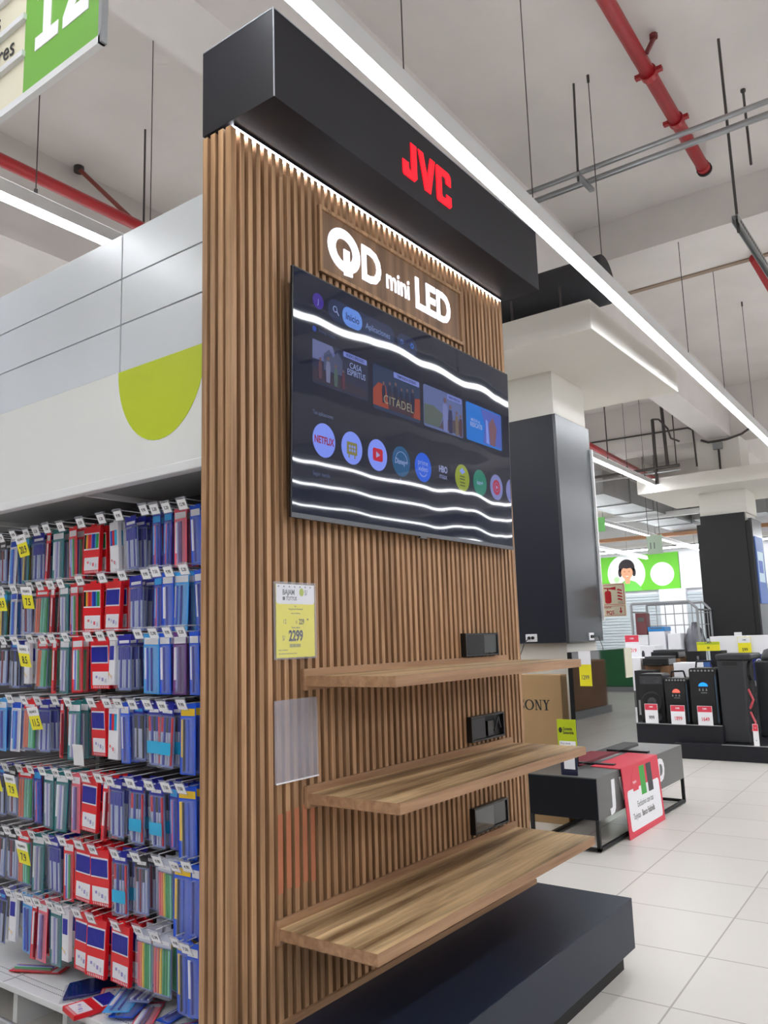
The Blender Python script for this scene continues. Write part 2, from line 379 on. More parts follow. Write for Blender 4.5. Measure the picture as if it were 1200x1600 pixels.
# price card in clear holder and the empty frosted holder
o = thing('price_holder', 'yellow and white price card reading 2299 in a clear sleeve on slats', 'price sign', (2.1, WY, 1.445))
MB().box(1.997, 2.206, WY-.010, WY-.001, 1.444, 1.708).build('sleeve', M_clear, o)
cd = MB().box(2.004, 2.198, WY-.007, WY-.004, 1.450, 1.700).build('card', M_yel, o)
A = FY(0, WY-.007, 0)
mb = MB(); mb.prism(A, [(2.004, 1.64), (2.012, 1.632), (2.19, 1.632), (2.198, 1.64), (2.198, 1.70), (2.004, 1.70)], 0, .0006); hw = mb.build('card_top', M_paper, cd)
A2 = FY(0, WY-.0078, 0)
def tx(s, size, x, z, m, par, bold=0, sx=1, al='LEFT', A_=None): return text('print', s, size, (A_ or A2) @ Matrix.Translation((x, z, 0)), m, par, .0003, bold, sx, al)
tx('BAJAM', .026, 2.034, 1.664, M_gink, cd, .02, .8); tx('S/', .026, 2.146, 1.664, M_gink, cd, 0, .8)
MB().prism(A2, circle(.0115, 20, 2.131, 1.674, .014), 0, .0003).build('print', M_lime, cd)
MB().prism(A2, rrect(2.035, 2.047, 1.645, 1.657, .002), 0, .0003).build('print', M_gink, cd)
tx('TOTTUS', .018, 2.051, 1.645, M_gink, cd, .02, .8)
mb = MB()
for i in range(7): mb.prism(A2, circle(.003, 8, 2.015+i*.027, 1.692), 0, .0003)
mb.build('print', M_gink, cd)
A3 = FY(0, WY-.0072, 0)
tx('JVC', .007, 2.10, 1.622, M_gink, cd, 0, 1, 'CENTER', A3)
tx('TV QLED 4K 75 PULGADAS', .0075, 2.10, 1.612, M_gink, cd, 0, .8, 'CENTER', A3)
tx('PRECIO NORMAL', .006, 2.10, 1.598, M_gink, cd, 0, 1, 'CENTER', A3)
tx('12', .022, 2.036, 1.565, M_gink, cd, 0, .8, A_=A3); tx('S/', .014, 2.10, 1.565, M_gink, cd, 0, .7, A_=A3)
tx('229', .026, 2.116, 1.563, M_ink, cd, .02, .7, A_=A3); tx('00', .010, 2.158, 1.576, M_ink, cd, .02, .7, A_=A3)
tx('Precio oferta', .008, 2.10, 1.549, M_gink, cd, .01, 1, 'CENTER', A3)
tx('S/', .024, 2.032, 1.508, M_gink, cd, 0, .75, A_=A3); tx('2299', .050, 2.064, 1.507, M_ink, cd, .035, .72, A_=A3)
mb = MB()
for i in range(14): mb.prism(A3, [(2.068+i*.004, 1.484), (2.070+i*.004, 1.484), (2.070+i*.004, 1.496), (2.068+i*.004, 1.496)], 0, .0003)
mb.build('print', M_gink, cd)
tx('Sujeto a condiciones', .006, 2.014, 1.474, M_gink, cd, 0, .9, A_=A3); tx('Stock limitado en tienda durante la oferta', .006, 2.014, 1.462, M_gink, cd, 0, .9, A_=A3)
o = thing('sign_holder', 'empty frosted plastic sign holder on the slats below the price card', 'sign holder', (2.1, WY, 1.04))
MB().box(1.996, 2.207, WY-.007, WY-.001, 1.041, 1.31).build('sleeve', M_frost, o)
MB().box(1.996, 2.207, WY-.0085, WY-.007, 1.041, 1.046).build('rim', M_paper, o)
# orange tape residue on five slats
mb = MB(); M_or = mat('orange_tape_residue', (198, 124, 90), .7, var=.15)
xs = [DL+.026+gw+i*P for i in range(4, 11)]
for i, xq in enumerate([q for q in xs if 1.99 < q < 2.2][:5]): mb.box(xq, xq+P-gw, WY-.0012, WY-.0001, .70+.008*(i % 2), .945+.004*i)
tag(mb.build('tape_residue', M_or), 'faded orange tape residue on five slats above the lowest shelf', 'tape residue')

# ---------------------------------------------------------------- main television
def screen_mat(name, rgb, e):
    sm = bpy.data.materials.new(name); sm.use_nodes = True; n = sm.node_tree.nodes; l = sm.node_tree.links; b = n['Principled BSDF']
    b.inputs['Base Color'].default_value = (.004, .006, .012, 1); b.inputs['Roughness'].default_value = .03; b.inputs['IOR'].default_value = 1.5
    b.inputs['Emission Color'].default_value = (*lin(rgb), 1); b.inputs['Emission Strength'].default_value = e
    tc = n.new('ShaderNodeTexCoord'); mp = n.new('ShaderNodeMapping'); mp.inputs['Scale'].default_value = (2.4, 1, .7)
    nz = n.new('ShaderNodeTexNoise'); nz.inputs['Scale'].default_value = 1.2; nz.inputs['Detail'].default_value = 0
    bp = n.new('ShaderNodeBump'); bp.inputs['Distance'].default_value = .0062; bp.inputs['Strength'].default_value = 1
    l.new(tc.outputs['Object'], mp.inputs['Vector']); l.new(mp.outputs[0], nz.inputs['Vector']); l.new(nz.outputs[0], bp.inputs['Height']); l.new(bp.outputs[0], b.inputs['Normal'])
    return sm
sm = screen_mat('wavy_glass_screen', (20, 27, 50), .55)
TL, TR, TB, TT = 2.038, 3.678, 1.929, 2.850
th = -.025
Mtv = Matrix(((1, 0, 0, 0), (0, -.025, -1, 1.893), (0, 1, -.025, TB), (0, 0, 0, 1)))   # local x = world x, y up the screen, z out
Mtv = Matrix.Translation((0, 1.893, TB)) @ Matrix.Rotation(math.radians(90+1.43), 4, 'X')
tv = thing('television', 'large wall-hung television showing a streaming menu, under the glowing lettering', 'television', (2.86, 1.893, TB))
H_ = TT-TB
MB().prism(Mtv, rrect(TL, TR, 0, H_, .004), -.010, -.0005).build('casing', M_blackpl, tv)
MB().prism(Mtv, rrect(TL+.12, TR-.12, .05, H_-.2, .01), -.030, -.0101).build('rear_housing', M_blackpl, tv)
scr = MB().prism(Mtv, [(TL+.006, .018), (TR-.006, .018), (TR-.006, H_-.005), (TL+.006, H_-.005)], -.001, .0002).build('screen', sm, tv)
fr = MB(); fr.prism(Mtv, [(TL, 0), (TR, 0), (TR, .017), (TL, .017)], -.001, .0035)
fr.prism(Mtv, [(2.86-.03, -.008), (2.86+.03, -.008), (2.86+.02, 0), (2.86-.02, 0)], -.01, .003)
fr.build('bottom_bezel', mat('silver_bezel', (96, 98, 104), .4, metal=.5), tv)
MB().box(2.5, 3.2, 1.915, WY-.001, 2.2, 2.7).build('wall_bracket', M_matte, tv)
def em(name, rgb, e=.68):
    k = 'ui_'+name
    if k in _M: return _M[k]
    m = screen_mat(k, rgb, e)
    _M[k] = m; return m
def ui(poly, m, lvl=0, name='menu_item', par=None):
    return MB().prism(Mtv, [(x, z-TB) for x, z in poly], .0002+lvl*.0003, .0004+lvl*.0003).build(name, m, par or scr)
def uit(s, size, x, z, m, bold=0, sx=1, al='CENTER', lvl=1, par=None, **k):
    return text('menu_text', s, size, Mtv @ Matrix.Translation((x, z-TB, .0002+lvl*.0003)), m, par or scr, .0002, bold, sx, al, **k)
E_w = em('white', (150, 165, 215)); E_pale = em('pale', (128, 148, 232)); E_dim = em('dim', (72, 84, 120)); E_bar = em('bar', (38, 50, 84))
ui(circle(.031, 24, 2.179, 2.756), em('violet', (66, 42, 150))); uit('J', .03, 2.179, 2.745, E_w)
ui(rrect(2.235, 2.665, 2.708, 2.795, .04), E_bar)
ui(circle(.013, 16, 2.277, 2.756), E_w, 1); ui(circle(.009, 16, 2.277, 2.756), E_bar, 2)
ui([(2.285, 2.748), (2.297, 2.734), (2.301, 2.738), (2.289, 2.752)], E_w, 1)
ui(rrect(2.320, 2.445, 2.711, 2.790, .038), em('pill', (104, 148, 236)), 1); uit('Inicio', .040, 2.383, 2.738, em('navy', (30, 42, 92)), .01, lvl=2)
uit('Aplicaciones', .036, 2.551, 2.738, em('lightblue', (120, 140, 190)), .01, .92)
ui(rrect(2.684, 2.835, 2.710, 2.790, .04), E_bar)
ui(circle(.012, 14, 2.719, 2.753), em('iconblue', (70, 100, 170)), 1); ui(circle(.006, 12, 2.719, 2.751), E_bar, 2)
ui(circle(.014, 6, 2.796, 2.755), em('cogblue', (40, 100, 200)), 1); ui(circle(.006, 12, 2.796, 2.755), E_bar, 2)
ui(circle(.011, 14, 2.158, 2.643), em('dotblue', (40, 74, 170)))
uit('Prime Video', .02, 2.18, 2.636, E_dim, 0, 1, 'LEFT')
uit('Tus aplicaciones', .022, 2.149, 2.320, em('caption', (92, 104, 140)), 0, .8, 'LEFT')
uit('Seguir viendo', .022, 2.150, 2.094, em('caption', (92, 104, 140)), 0, .8, 'LEFT')
# four programme cards with plain stand-in pictures
def card(x0, w, z0, z1, bg, parts, name):
    c = ui(rrect(x0, x0+w, z0, z1, .012), bg, 0, 'programme_card')
    for poly, m, lv in parts: ui(poly, m, lv, 'picture', c)
    return c
def fig(x, z, h, m, sk, lv=2):
    return [([(x-.10*h, z), (x+.10*h, z), (x+.13*h, z+.55*h), (x+.09*h, z+.78*h), (x-.09*h, z+.78*h), (x-.13*h, z+.55*h)], m, lv), (circle(.075*h, 12, x, z+.88*h), sk, lv)]
e_skin = em('skin', (110, 84, 84)); e_d1 = em('dusk', (40, 46, 72)); e_d2 = em('greyblue', (70, 78, 110)); e_w2 = em('dress', (112, 116, 150))
p = [([(2.147, 2.53), (2.30, 2.53), (2.26, 2.602), (2.147, 2.602)], em('sky1', (100, 108, 156)), 1), ([(2.21, 2.5), (2.21, 2.56), (2.24, 2.585), (2.265, 2.56), (2.29, 2.59), (2.32, 2.56), (2.32, 2.5)], e_d2, 2),
     ([(2.147, 2.447), (2.47, 2.447), (2.47, 2.475), (2.147, 2.50)], em('soil', (52, 46, 62)), 1)]
p += fig(2.19, 2.46, .085, em('rose', (90, 62, 74)), e_skin, 3)+fig(2.235, 2.455, .105, e_w2, e_skin, 3)+fig(2.28, 2.45, .09, em('sage', (72, 92, 88)), e_skin, 3)+fig(2.325, 2.45, .08, em('plum', (86, 46, 60)), e_skin, 3)
c = card(2.145, .335, 2.437, 2.604, e_d1, p, 'a')
ui(rrect(2.325, 2.472, 2.582, 2.603, .004), em('badge', (118, 132, 206)), 3, 'badge', c); uit('NUEVO EPISODIO', .017, 2.398, 2.587, em('navy', (30, 42, 92)), .02, .82, lvl=4, par=c)
uit('CASA', .034, 2.40, 2.545, E_w, 0, .9, lvl=4, par=c); uit('ESPIRITUS', .034, 2.405, 2.517, E_w, 0, .78, lvl=4, par=c)
p = [([(2.513, 2.435), (2.62, 2.435), (2.60, 2.53), (2.55, 2.535), (2.513, 2.50)], em('ember', (150, 64, 46)), 1), ([(2.78, 2.435), (2.85, 2.435), (2.85, 2.53), (2.80, 2.52)], em('ember', (150, 64, 46)), 1), ([(2.62, 2.435), (2.80, 2.435), (2.80, 2.5), (2.62, 2.51)], em('ash', (66, 46, 58)), 1)]
for i in range(6): p += fig(2.585+i*.042, 2.455, .095+.008*(i % 3), em('suit', (30, 36, 62)), e_skin, 2)
c = card(2.512, .338, 2.42, 2.606, em('dusk2', (34, 54, 86)), p, 'b')
ui(rrect(2.655, 2.845, 2.580, 2.604, .004), em('badge', (118, 132, 206)), 3, 'badge', c); uit('TEMPORADA ESTRENO', .0165, 2.75, 2.586, em('navy', (30, 42, 92)), .02, .82, lvl=4, par=c)
uit('CITADEL', .052, 2.69, 2.455, em('gold', (150, 146, 120)), 0, .98, lvl=4, par=c, space=1.1)
p = [([(2.882, 2.432), (3.0, 2.432), (3.04, 2.50), (2.96, 2.525), (2.882, 2.52)], em('field', (84, 96, 92)), 1), ([(3.0, 2.432), (3.2, 2.432), (3.2, 2.5), (3.04, 2.48)], em('earth', (74, 64, 76)), 1)]
p += fig(3.055, 2.425, .165, em('shirt', (116, 124, 180)), e_skin, 3)+fig(3.10, 2.425, .14, em('coat', (44, 44, 84)), e_skin, 2)+fig(3.155, 2.425, .12, em('khaki', (110, 96, 84)), e_skin, 3)+fig(3.19, 2.425, .11, em('maroon', (76, 50, 62)), e_skin, 2)
c = card(2.878, .332, 2.420, 2.609, em('sky2', (92, 106, 156)), p, 'c')
ui(rrect(3.075, 3.20, 2.582, 2.606, .004), em('badge', (118, 132, 206)), 3, 'badge', c); uit('NUEVA PELICULA', .016, 3.137, 2.588, em('navy', (30, 42, 92)), .02, .8, lvl=4, par=c)
p = [([(3.40, 2.435), (3.585, 2.435), (3.585, 2.605), (3.38, 2.605), (3.42, 2.53)], em('bluepatch', (76, 96, 188)), 1), ([(3.47, 2.435), (3.52, 2.435), (3.54, 2.53), (3.5, 2.58), (3.46, 2.54)], em('brownpatch', (120, 84, 96)), 2), ([(3.43, 2.44), (3.46, 2.435), (3.45, 2.55), (3.43, 2.56)], E_pale, 2)]
c = card(3.242, .348, 2.425, 2.611, em('azure', (10, 116, 214)), p, 'd')
uit('MISION AL', .020, 3.33, 2.523, E_w, .01, .95, lvl=3, par=c); uit('RESCATE', .030, 3.335, 2.497, E_w, .03, .95, lvl=3, par=c)
# round application buttons
def app(i, m): return ui(circle(.064, 32, 2.213+i*.1635, 2.230), m, 0, 'app_button')
e_circ = em('appwhite', (112, 132, 222), .95)
c = app(0, e_circ); uit('NETFLIX', .038, 2.213, 2.217, em('netred', (150, 22, 62)), .03, .76, par=c)
c = app(1, e_circ); ui(rrect(2.345, 2.408, 2.203, 2.252, .004), em('olive', (132, 128, 70)), 1, 'icon', c)
ui([(2.355, 2.190), (2.362, 2.190), (2.362, 2.204), (2.355, 2.204)], em('olive', (132, 128, 70)), 1, 'icon', c)
ui([(2.390, 2.190), (2.397, 2.190), (2.397, 2.204), (2.390, 2.204)], em('olive', (132, 128, 70)), 1, 'icon', c)
for q in ((2.362, 2.235), (2.377, 2.235), (2.392, 2.235), (2.362, 2.22), (2.377, 2.22), (2.392, 2.22)): ui(circle(.006, 8, *q), E_pale, 2, 'icon', c)
c = app(2, e_circ); ui(rrect(2.508, 2.574, 2.205, 2.257, .01), em('tubered', (196, 24, 52)), 1, 'icon', c); ui([(2.530, 2.218), (2.555, 2.231), (2.530, 2.244)], E_w, 2, 'icon', c)
c = app(3, em('teal', (14, 84, 132))); uit('Disney+', .033, 2.703, 2.218, E_w, .01, .85, par=c, shear=.2)
mb = MB()
for i in range(12):
    a0, a1 = math.radians(165-i*13), math.radians(165-(i+1)*13)
    mb.prism(Mtv, [(2.705+r*math.cos(a), 2.228-TB+r*math.sin(a)) for r, a in ((.044, a1), (.044, a0), (.042, a0), (.042, a1))], .0005, .0007)
mb.build('icon', E_w, c)
c = app(4, em('primeblue', (18, 92, 226))); uit('prime', .034, 2.866, 2.240, E_w, 0, 1, par=c); uit('video', .034, 2.866, 2.213, E_w, 0, 1, par=c)
mb = MB()
for i in range(8):
    a0, a1 = math.radians(215+i*14), math.radians(215+(i+1)*14)
    mb.prism(Mtv, [(2.866+r*math.cos(a), 2.222-TB+r*math.sin(a)) for r, a in ((.034, a0), (.034, a1), (.030, a1), (.030, a0))], .0005, .0007)
mb.build('icon', E_w, c)
uit('HBO', .040, 3.028, 2.232, em('hbo', (140, 150, 196)), .04, .85); uit('max', .036, 3.028, 2.203, em('hbo', (140, 150, 196)), .0, 1.05)
c = app(5, em('x', (20, 24, 40))); c.hide_render = False
bpy.data.objects.remove(c)
c = app(6, em('limeapp', (142, 158, 40))); ui([(3.168, 2.262), (3.194, 2.278), (3.220, 2.262), (3.194, 2.248)], E_pale, 1, 'icon', c)
for z in (2.235, 2.222, 2.206, 2.192): ui([(3.172, z), (3.216, z), (3.216, z+.005), (3.172, z+.005)], em('moss', (62, 76, 50)), 1, 'icon', c)
c = app(7, em('emerald', (16, 126, 104))); uit('ion+', .032, 3.357, 2.220, E_w, .01, 1, par=c)
c = app(8, em('applilac', (120, 128, 190))); ui(circle(.038, 24, 3.521, 2.230), em('musicred', (176, 30, 66)), 1, 'icon', c)
ui(circle(.023, 20, 3.521, 2.230), em('applilac', (120, 128, 190)), 2, 'icon', c); ui(circle(.020, 20, 3.521, 2.230), em('musicred', (176, 30, 66)), 3, 'icon', c); ui([(3.515, 2.220), (3.533, 2.230), (3.515, 2.240)], E_w, 4, 'icon', c)
ui([p for p in circle(.064, 40, 3.685, 2.230) if p[0] < 3.672]+[(3.671, 2.167+.001)], em('applilac', (120, 128, 190)), 0, 'app_button')
ui([(2.665, 2.149), (2.677, 2.149), (2.673, 2.160), (2.669, 2.160)] if 0 else [(2.690, 2.150), (2.704, 2.150), (2.697, 2.162)], E_dim)


# ---------------------------------------------------------------- left shelving unit
GX, GB, GY0, GY1 = 1.92, 2.33, 2.14, 4.75
g = thing('shelving_unit', 'white shelving unit with tall blank fascia holding pens, left of the wooden display', 'shelving', (2.1, 3.4, 0))
M_fas = mat('pearl_fascia', (214, 219, 226), .28, spec=.6, var=.04)
M_fas2 = mat('white_fascia', (226, 228, 226), .5)
M_peg = mat('pegboard_dark', (60, 58, 62), .7)
zs = (2.602, 2.805, 3.005, 3.205)
ys = (GY0, 2.715, GY1)
for i in range(3):
    for j in range(2):
        MB().box(GX, GX+.02, ys[j]+.004, ys[j+1]-.004, zs[i]+.003, zs[i+1]-.003).build('fascia_panel', M_fas, g, bevel=.001)
MB().box(GX+.012, GX+.03, GY0, GY1, 2.17, 3.20).build('fascia_backing', M_dgrey, g)
lf = MB().box(GX-.004, GX+.012, GY0, GY1, 2.165, 2.602).build('lower_fascia', M_fas2, g)
mb = MB(); pts = [(-(2.454+.262*math.cos(a)), 2.60+.322*math.sin(a)) for a in [math.pi+math.pi*i/24 for i in range(25)]]
mb.prism(FX(GX-.004, 0, 0), pts, 0, .0015); mb.build('half_circle', M_lime, lf)
MB().box(GX-.03, GX+.02, GY0, GY1, 2.128, 2.165).build('light_rail', M_rail, g, bevel=.004)
MB().box(GX+.02, GB, GY0, GY1, 2.150, 2.166).build('canopy_underside', M_grey, g)
MB().box(GX+.03, GB+.02, GY0, GY1, 3.18, 3.20).build('top_board', M_rail, g)
for y in (GY0+.01, 2.95, 3.95): MB().box(GX+.0, GB, y, y+.02, 2.128, 2.17).build('canopy_bracket', M_rail, g)
MB().box(GB, GB+.02, GY0, GY1, .16, 3.18).build('back_panel', M_peg, g)
mb = MB(); mb.box(1.885, GB, GY0-.01, GY1, .165, .19); dk = mb.build('deck', M_rail, g, bevel=.003)
mb = MB()
for r_ in (1.935, 1.965):
    y = GY0+.03
    while y < GY1-.9: mb.box(r_, r_+.003, y, y+.007, .1901, .1906); y += .014
mb.build('perforation', M_dgrey, dk)
for y in (3.35,): MB().box(1.885, GB, y, y+.003, .1901, .1905).build('deck_joint', M_dgrey, dk)
for y in (2.16, 3.0, 3.35, 4.2): MB().box(1.95, GB, y, y+.03, 0, .165).build('foot', M_rail, g)
MB().box(2.24, 2.26, GY0, GY1, 0.0, .165).build('kick_plate', M_dgrey, g)
for y in (2.16, 3.35, 4.55): MB().box(GB-.025, GB, y, y+.03, .19, 3.18).build('upright', M_grey, g)
tag(MB().cyl((1.80, 2.2, .10), (1.80, 4.6, .10), .022, 14).cyl((1.80, 3.0, 0), (1.80, 3.0, .10), .015).cyl((1.80, 4.3, 0), (1.80, 4.3, .10), .015).build('bumper_rail', M_steel, None, 0, True), 'low steel bumper rail on the floor before the white shelf deck', 'bumper rail')

# pen packs -------------------------------------------------------
def C(name, rgb, **k): return mat('pack_'+name, rgb, .35, **k)
K = dict(red=(226, 26, 38), blue=(30, 86, 214), navy=(34, 40, 162), sky=(60, 165, 235), teal=(28, 116, 122), pink=(232, 92, 112), purple=(104, 52, 128),
         orange=(238, 122, 84), green=(48, 158, 78), mint=(126, 206, 176), yellow=(240, 200, 46), black=(30, 30, 36), white=(232, 232, 238), grey=(196, 200, 216), lilac=(150, 140, 206), dred=(140, 24, 40), cyan=(40, 170, 220), barrel=(192, 200, 226))
PM = {k: C(k, v) for k, v in K.items()}
M_wrap = mat('clear_blister', (225, 232, 250), .08, alpha=.13)
M_card_txt = PM['white']
M_sheet = mat('pack_sheet', (124, 142, 206), .5)
def pack(name, cat_, w, h, body, head, pens, style, band=None):
    """one pack hung at origin (hook hole at 0,0,0), facing -X"""
    r = thing(name, 'pen pack prototype hanging on hook', cat_, (0, 0, 0))
    top = .012; w *= 1.16; h *= 1.12
    if style == 'box':
        c = MB().box(0, .016, -w/2, w/2, -h, top-.012, 0)
        c.box(.007, .009, -w/6, w/6, -.012, top, 0)
        cm = [PM[body], PM['white'], PM[head], PM['grey']]
        c.box(-.0006, 0, -w/2+.006, w/2-.006, -h*.50, -h*.14, 1)
        c.box(-.0006, 0, -w/2+.006, w/2-.012, -h*.93, -h*.66, 1)
        for q_ in range(4): c.box(-.001, -.0006, -w/2+.018+q_*w*.16, -w/2+.018+q_*w*.16+w*.10, -h*(.88-.03*q_), -h*(.80-.02*q_), 2 if q_ % 2 else 3)
        for q_ in range(9): c.box(-.001, -.0006, -w/2+.008+q_*(w-.02)/9, -w/2+.012+q_*(w-.02)/9, -h*.985, -h*.945, 1)
        c.build('carton', cm, r)
        p = MB(); k = max(5, int((w-.014)/.008)); ms = [PM[q] for q in pens]
        for i in range(k):
            y = w/2-.008-(i+.5)*(w-.016)/k; p.box(-.0035, -.0006, y-.0028, y+.0028, -h*.47, -h*.17, i*len(ms)//k)
        p.build('pencils', ms, r)
    elif style == 'card':
        c = MB().box(.004, .0055, -w/2, w/2, -h, top, 0); c.box(.0034, .004, -w/2+.005, w/2-.005, -.032, -.006, 1)
        c.box(.0034, .004, w/2-.022, w/2-.006, -h*.75, -.045, 1)
        c.build('backing_card', [PM[body], PM[head]], r)
        p = MB(); ms = [PM[q] for q in pens]; k = len(ms)
        for i in range(k):
            y = w/2-.03-(i)*(w-.045)/max(k, 1); p.cyl((-.001, y, -h+.012), (-.001, y, -.045), .0045, 6, i)
        p.build('pens', ms, r)
        MB().box(-.008, .0034, -w/2+.006, w/2-.024, -h+.006, -.038).build('blister', M_wrap, r)
    else:
        c = MB().box(.0, .0015, -w/2, w/2, -.034, top, 0); c.box(-.0006, 0, -w/2+.008, w/2-.012, -.024, -.012, 1)
        c.build('header_card', [PM[body], PM[head]], r)
        if band: MB().box(-.0068, -.0062, -w/2+.002, w/2-.002, -h*.78, -h*.58).build('band', PM[band], r)
        MB().box(.0078, .0088, -w/2+.002, w/2-.002, -h+.003, -.036).build('back_sheet', M_sheet, r)
        p = MB(); ms = [PM[q] for q in pens]+[PM['barrel']]; k = len(ms)-1; hl = name == 'highlighter_pack'
        for i in range(k):
            y = w/2-.009-(i)*(w-.018)/max(k-1, 1)
            p.cyl((.003, y, -h+.012), (.003, y, -h*.42), .0052 if hl else .0038, 6, i if hl or i % 3 == 1 else k)
            p.cyl((.003, y, -h*.42), (.003, y, -.040), .0046, 6, i)
        p.build('pens', ms, r)
        MB().box(-.006, .010, -w/2, w/2, -h, -.030).build('bag', M_wrap, r)
    return r
T = {}
def deft(key, desc, *a): T[key] = (pack(*a), desc)
deft('R', 'red carton of coloured pencils', 'pencil_box', 'pencil box', .105, .185, 'red', 'pink', ['black', 'yellow', 'orange', 'red', 'pink', 'blue', 'navy', 'cyan', 'green', 'green'], 'box')
deft('B', 'red carton of blue pens', 'pen_box', 'pen box', .10, .185, 'red', 'lilac', ['navy'], 'box')
deft('W', 'white and red carton of pens', 'pen_box', 'pen box', .058, .19, 'white', 'red', ['blue', 'red', 'cyan'], 'box')
deft('s', 'slim red pen card', 'pen_pack', 'pen pack', .028, .205, 'red', 'white', ['dred'], 'card')
deft('w', 'slim white pen carton', 'pen_box', 'pen box', .04, .17, 'white', 'yellow', ['navy'], 'box')
deft('b', 'clear bag of blue pens', 'pen_pack', 'pen pack', .075, .19, 'navy', 'white', ['navy', 'navy', 'navy', 'navy', 'navy', 'navy'], 'bag')
deft('c', 'clear bag of pens with cyan band', 'pen_pack', 'pen pack', .07, .20, 'navy', 'white', ['red', 'navy', 'black', 'navy', 'red'], 'bag', 'cyan')
deft('k', 'clear bag of black pens', 'pen_pack', 'pen pack', .06, .19, 'navy', 'sky', ['black', 'black', 'navy', 'black', 'black'], 'bag')
deft('P', 'light blue pen card', 'pen_pack', 'pen pack', .085, .20, 'sky', 'white', ['blue', 'navy'], 'card')
deft('N', 'navy blue pen card', 'pen_pack', 'pen pack', .055, .20, 'blue', 'white', ['navy'], 'card')
deft('n', 'dark blue pen card with red pen', 'pen_pack', 'pen pack', .05, .195, 'navy', 'sky', ['red', 'blue'], 'card')
deft('Y', 'blue pen card with yellow strip', 'pen_pack', 'pen pack', .08, .215, 'blue', 'yellow', ['black', 'blue'], 'card')
deft('p', 'pink marker card', 'pen_pack', 'pen pack', .065, .20, 'pink', 'white', ['lilac', 'purple'], 'card')
deft('V', 'purple pen card', 'pen_pack', 'pen pack', .065, .20, 'purple', 'white', ['lilac', 'purple'], 'card')
deft('t', 'teal card of clear pens', 'pen_pack', 'pen pack', .07, .205, 'teal', 'white', ['grey', 'lilac', 'grey'], 'card')
deft('r', 'red card of coloured pens', 'pen_pack', 'pen pack', .06, .20, 'red', 'white', ['blue', 'grey', 'green'], 'card')
deft('o', 'bag of orange and green highlighters', 'highlighter_pack', 'highlighter pack', .08, .19, 'red', 'white', ['orange', 'orange', 'mint', 'mint', 'green'], 'bag')
deft('g', 'clear bag of green and pastel highlighters', 'highlighter_pack', 'highlighter pack', .075, .18, 'grey', 'white', ['pink', 'orange', 'yellow', 'green', 'green', 'mint'], 'bag')
deft('d', 'dark bag of black and red pens', 'pen_pack', 'pen pack', .06, .18, 'black', 'white', ['black', 'dred', 'black', 'grey'], 'bag')
deft('y', 'teal and yellow marker card', 'pen_pack', 'pen pack', .06, .19, 'teal', 'sky', ['yellow', 'black'], 'card')
deft('l', 'white and blue pen card', 'pen_pack', 'pen pack', .06, .20, 'white', 'blue', ['sky', 'blue'], 'card')
# rows: z, x of hook tip, gap behind the tip, (pack, distance along the unit) from the display leftwards
RW = [
 (2.03, 2.02, 0.055, [('N', 2.435), ('p', 2.534), ('n', 2.604), ('n', 2.672), ('b', 2.835), ('W', 2.953), ('R', 3.119), ('r', 3.249), ('t', 3.370), ('s', 3.453), ('b', 3.549), ('y', 3.648), ('l', 3.762), ('d', 3.862)]),
 (1.775, 2.01, 0.055, [('N', 2.414), ('P', 2.503), ('N', 2.575), ('n', 2.646), ('b', 2.784), ('B', 2.926), ('R', 3.074), ('r', 3.226), ('t', 3.304), ('s', 3.380), ('o', 3.478), ('d', 3.596), ('l', 3.719), ('y', 3.817)]),
 (1.54, 2.0, 0.05, [('N', 2.405), ('V', 2.489), ('N', 2.568), ('P', 2.669), ('b', 2.828), ('w', 2.913), ('B', 2.992), ('r', 3.152), ('t', 3.253), ('s', 3.331), ('o', 3.443), ('w', 3.559), ('k', 3.674), ('d', 3.781)]),
 (1.275, 2.0, 0.022, [('Y', 2.415), ('c', 2.509), ('c', 2.611), ('k', 2.708), ('N', 2.781), ('W', 2.860), ('B', 2.971), ('t', 3.124), ('s', 3.232), ('b', 3.349), ('o', 3.476), ('l', 3.598), ('P', 3.696)]),
 (0.985, 1.985, 0.022, [('Y', 2.401), ('n', 2.479), ('c', 2.570), ('c', 2.692), ('b', 2.803), ('s', 2.877), ('B', 2.984), ('p', 3.095), ('t', 3.187), ('t', 3.291), ('n', 3.380), ('o', 3.460), ('d', 3.570), ('k', 3.656)]),
 (0.725, 1.975, 0.022, [('N', 2.348), ('Y', 2.410), ('g', 2.508), ('d', 2.629), ('c', 2.756), ('B', 2.886), ('B', 2.992), ('r', 3.102), ('b', 3.216), ('t', 3.335), ('o', 3.434), ('d', 3.521), ('d', 3.611)]),
 (0.475, 1.965, 0.022, [('N', 2.327), ('Y', 2.394), ('g', 2.505), ('g', 2.606), ('B', 2.738), ('B', 2.881), ('B', 2.982), ('w', 3.081), ('t', 3.166), ('p', 3.250), ('s', 3.316), ('P', 3.394), ('w', 3.484), ('k', 3.566)]),
]
NTH = ['first', 'second', 'third', 'fourth', 'fifth', 'sixth', 'seventh', 'eighth', 'ninth', 'tenth', 'eleventh', 'twelfth', 'thirteenth', 'fourteenth', 'fifteenth', 'sixteenth', 'seventeenth', 'eighteenth', 'nineteenth']
ROW = ['top', 'second', 'third', 'fourth', 'fifth', 'sixth', 'lowest']
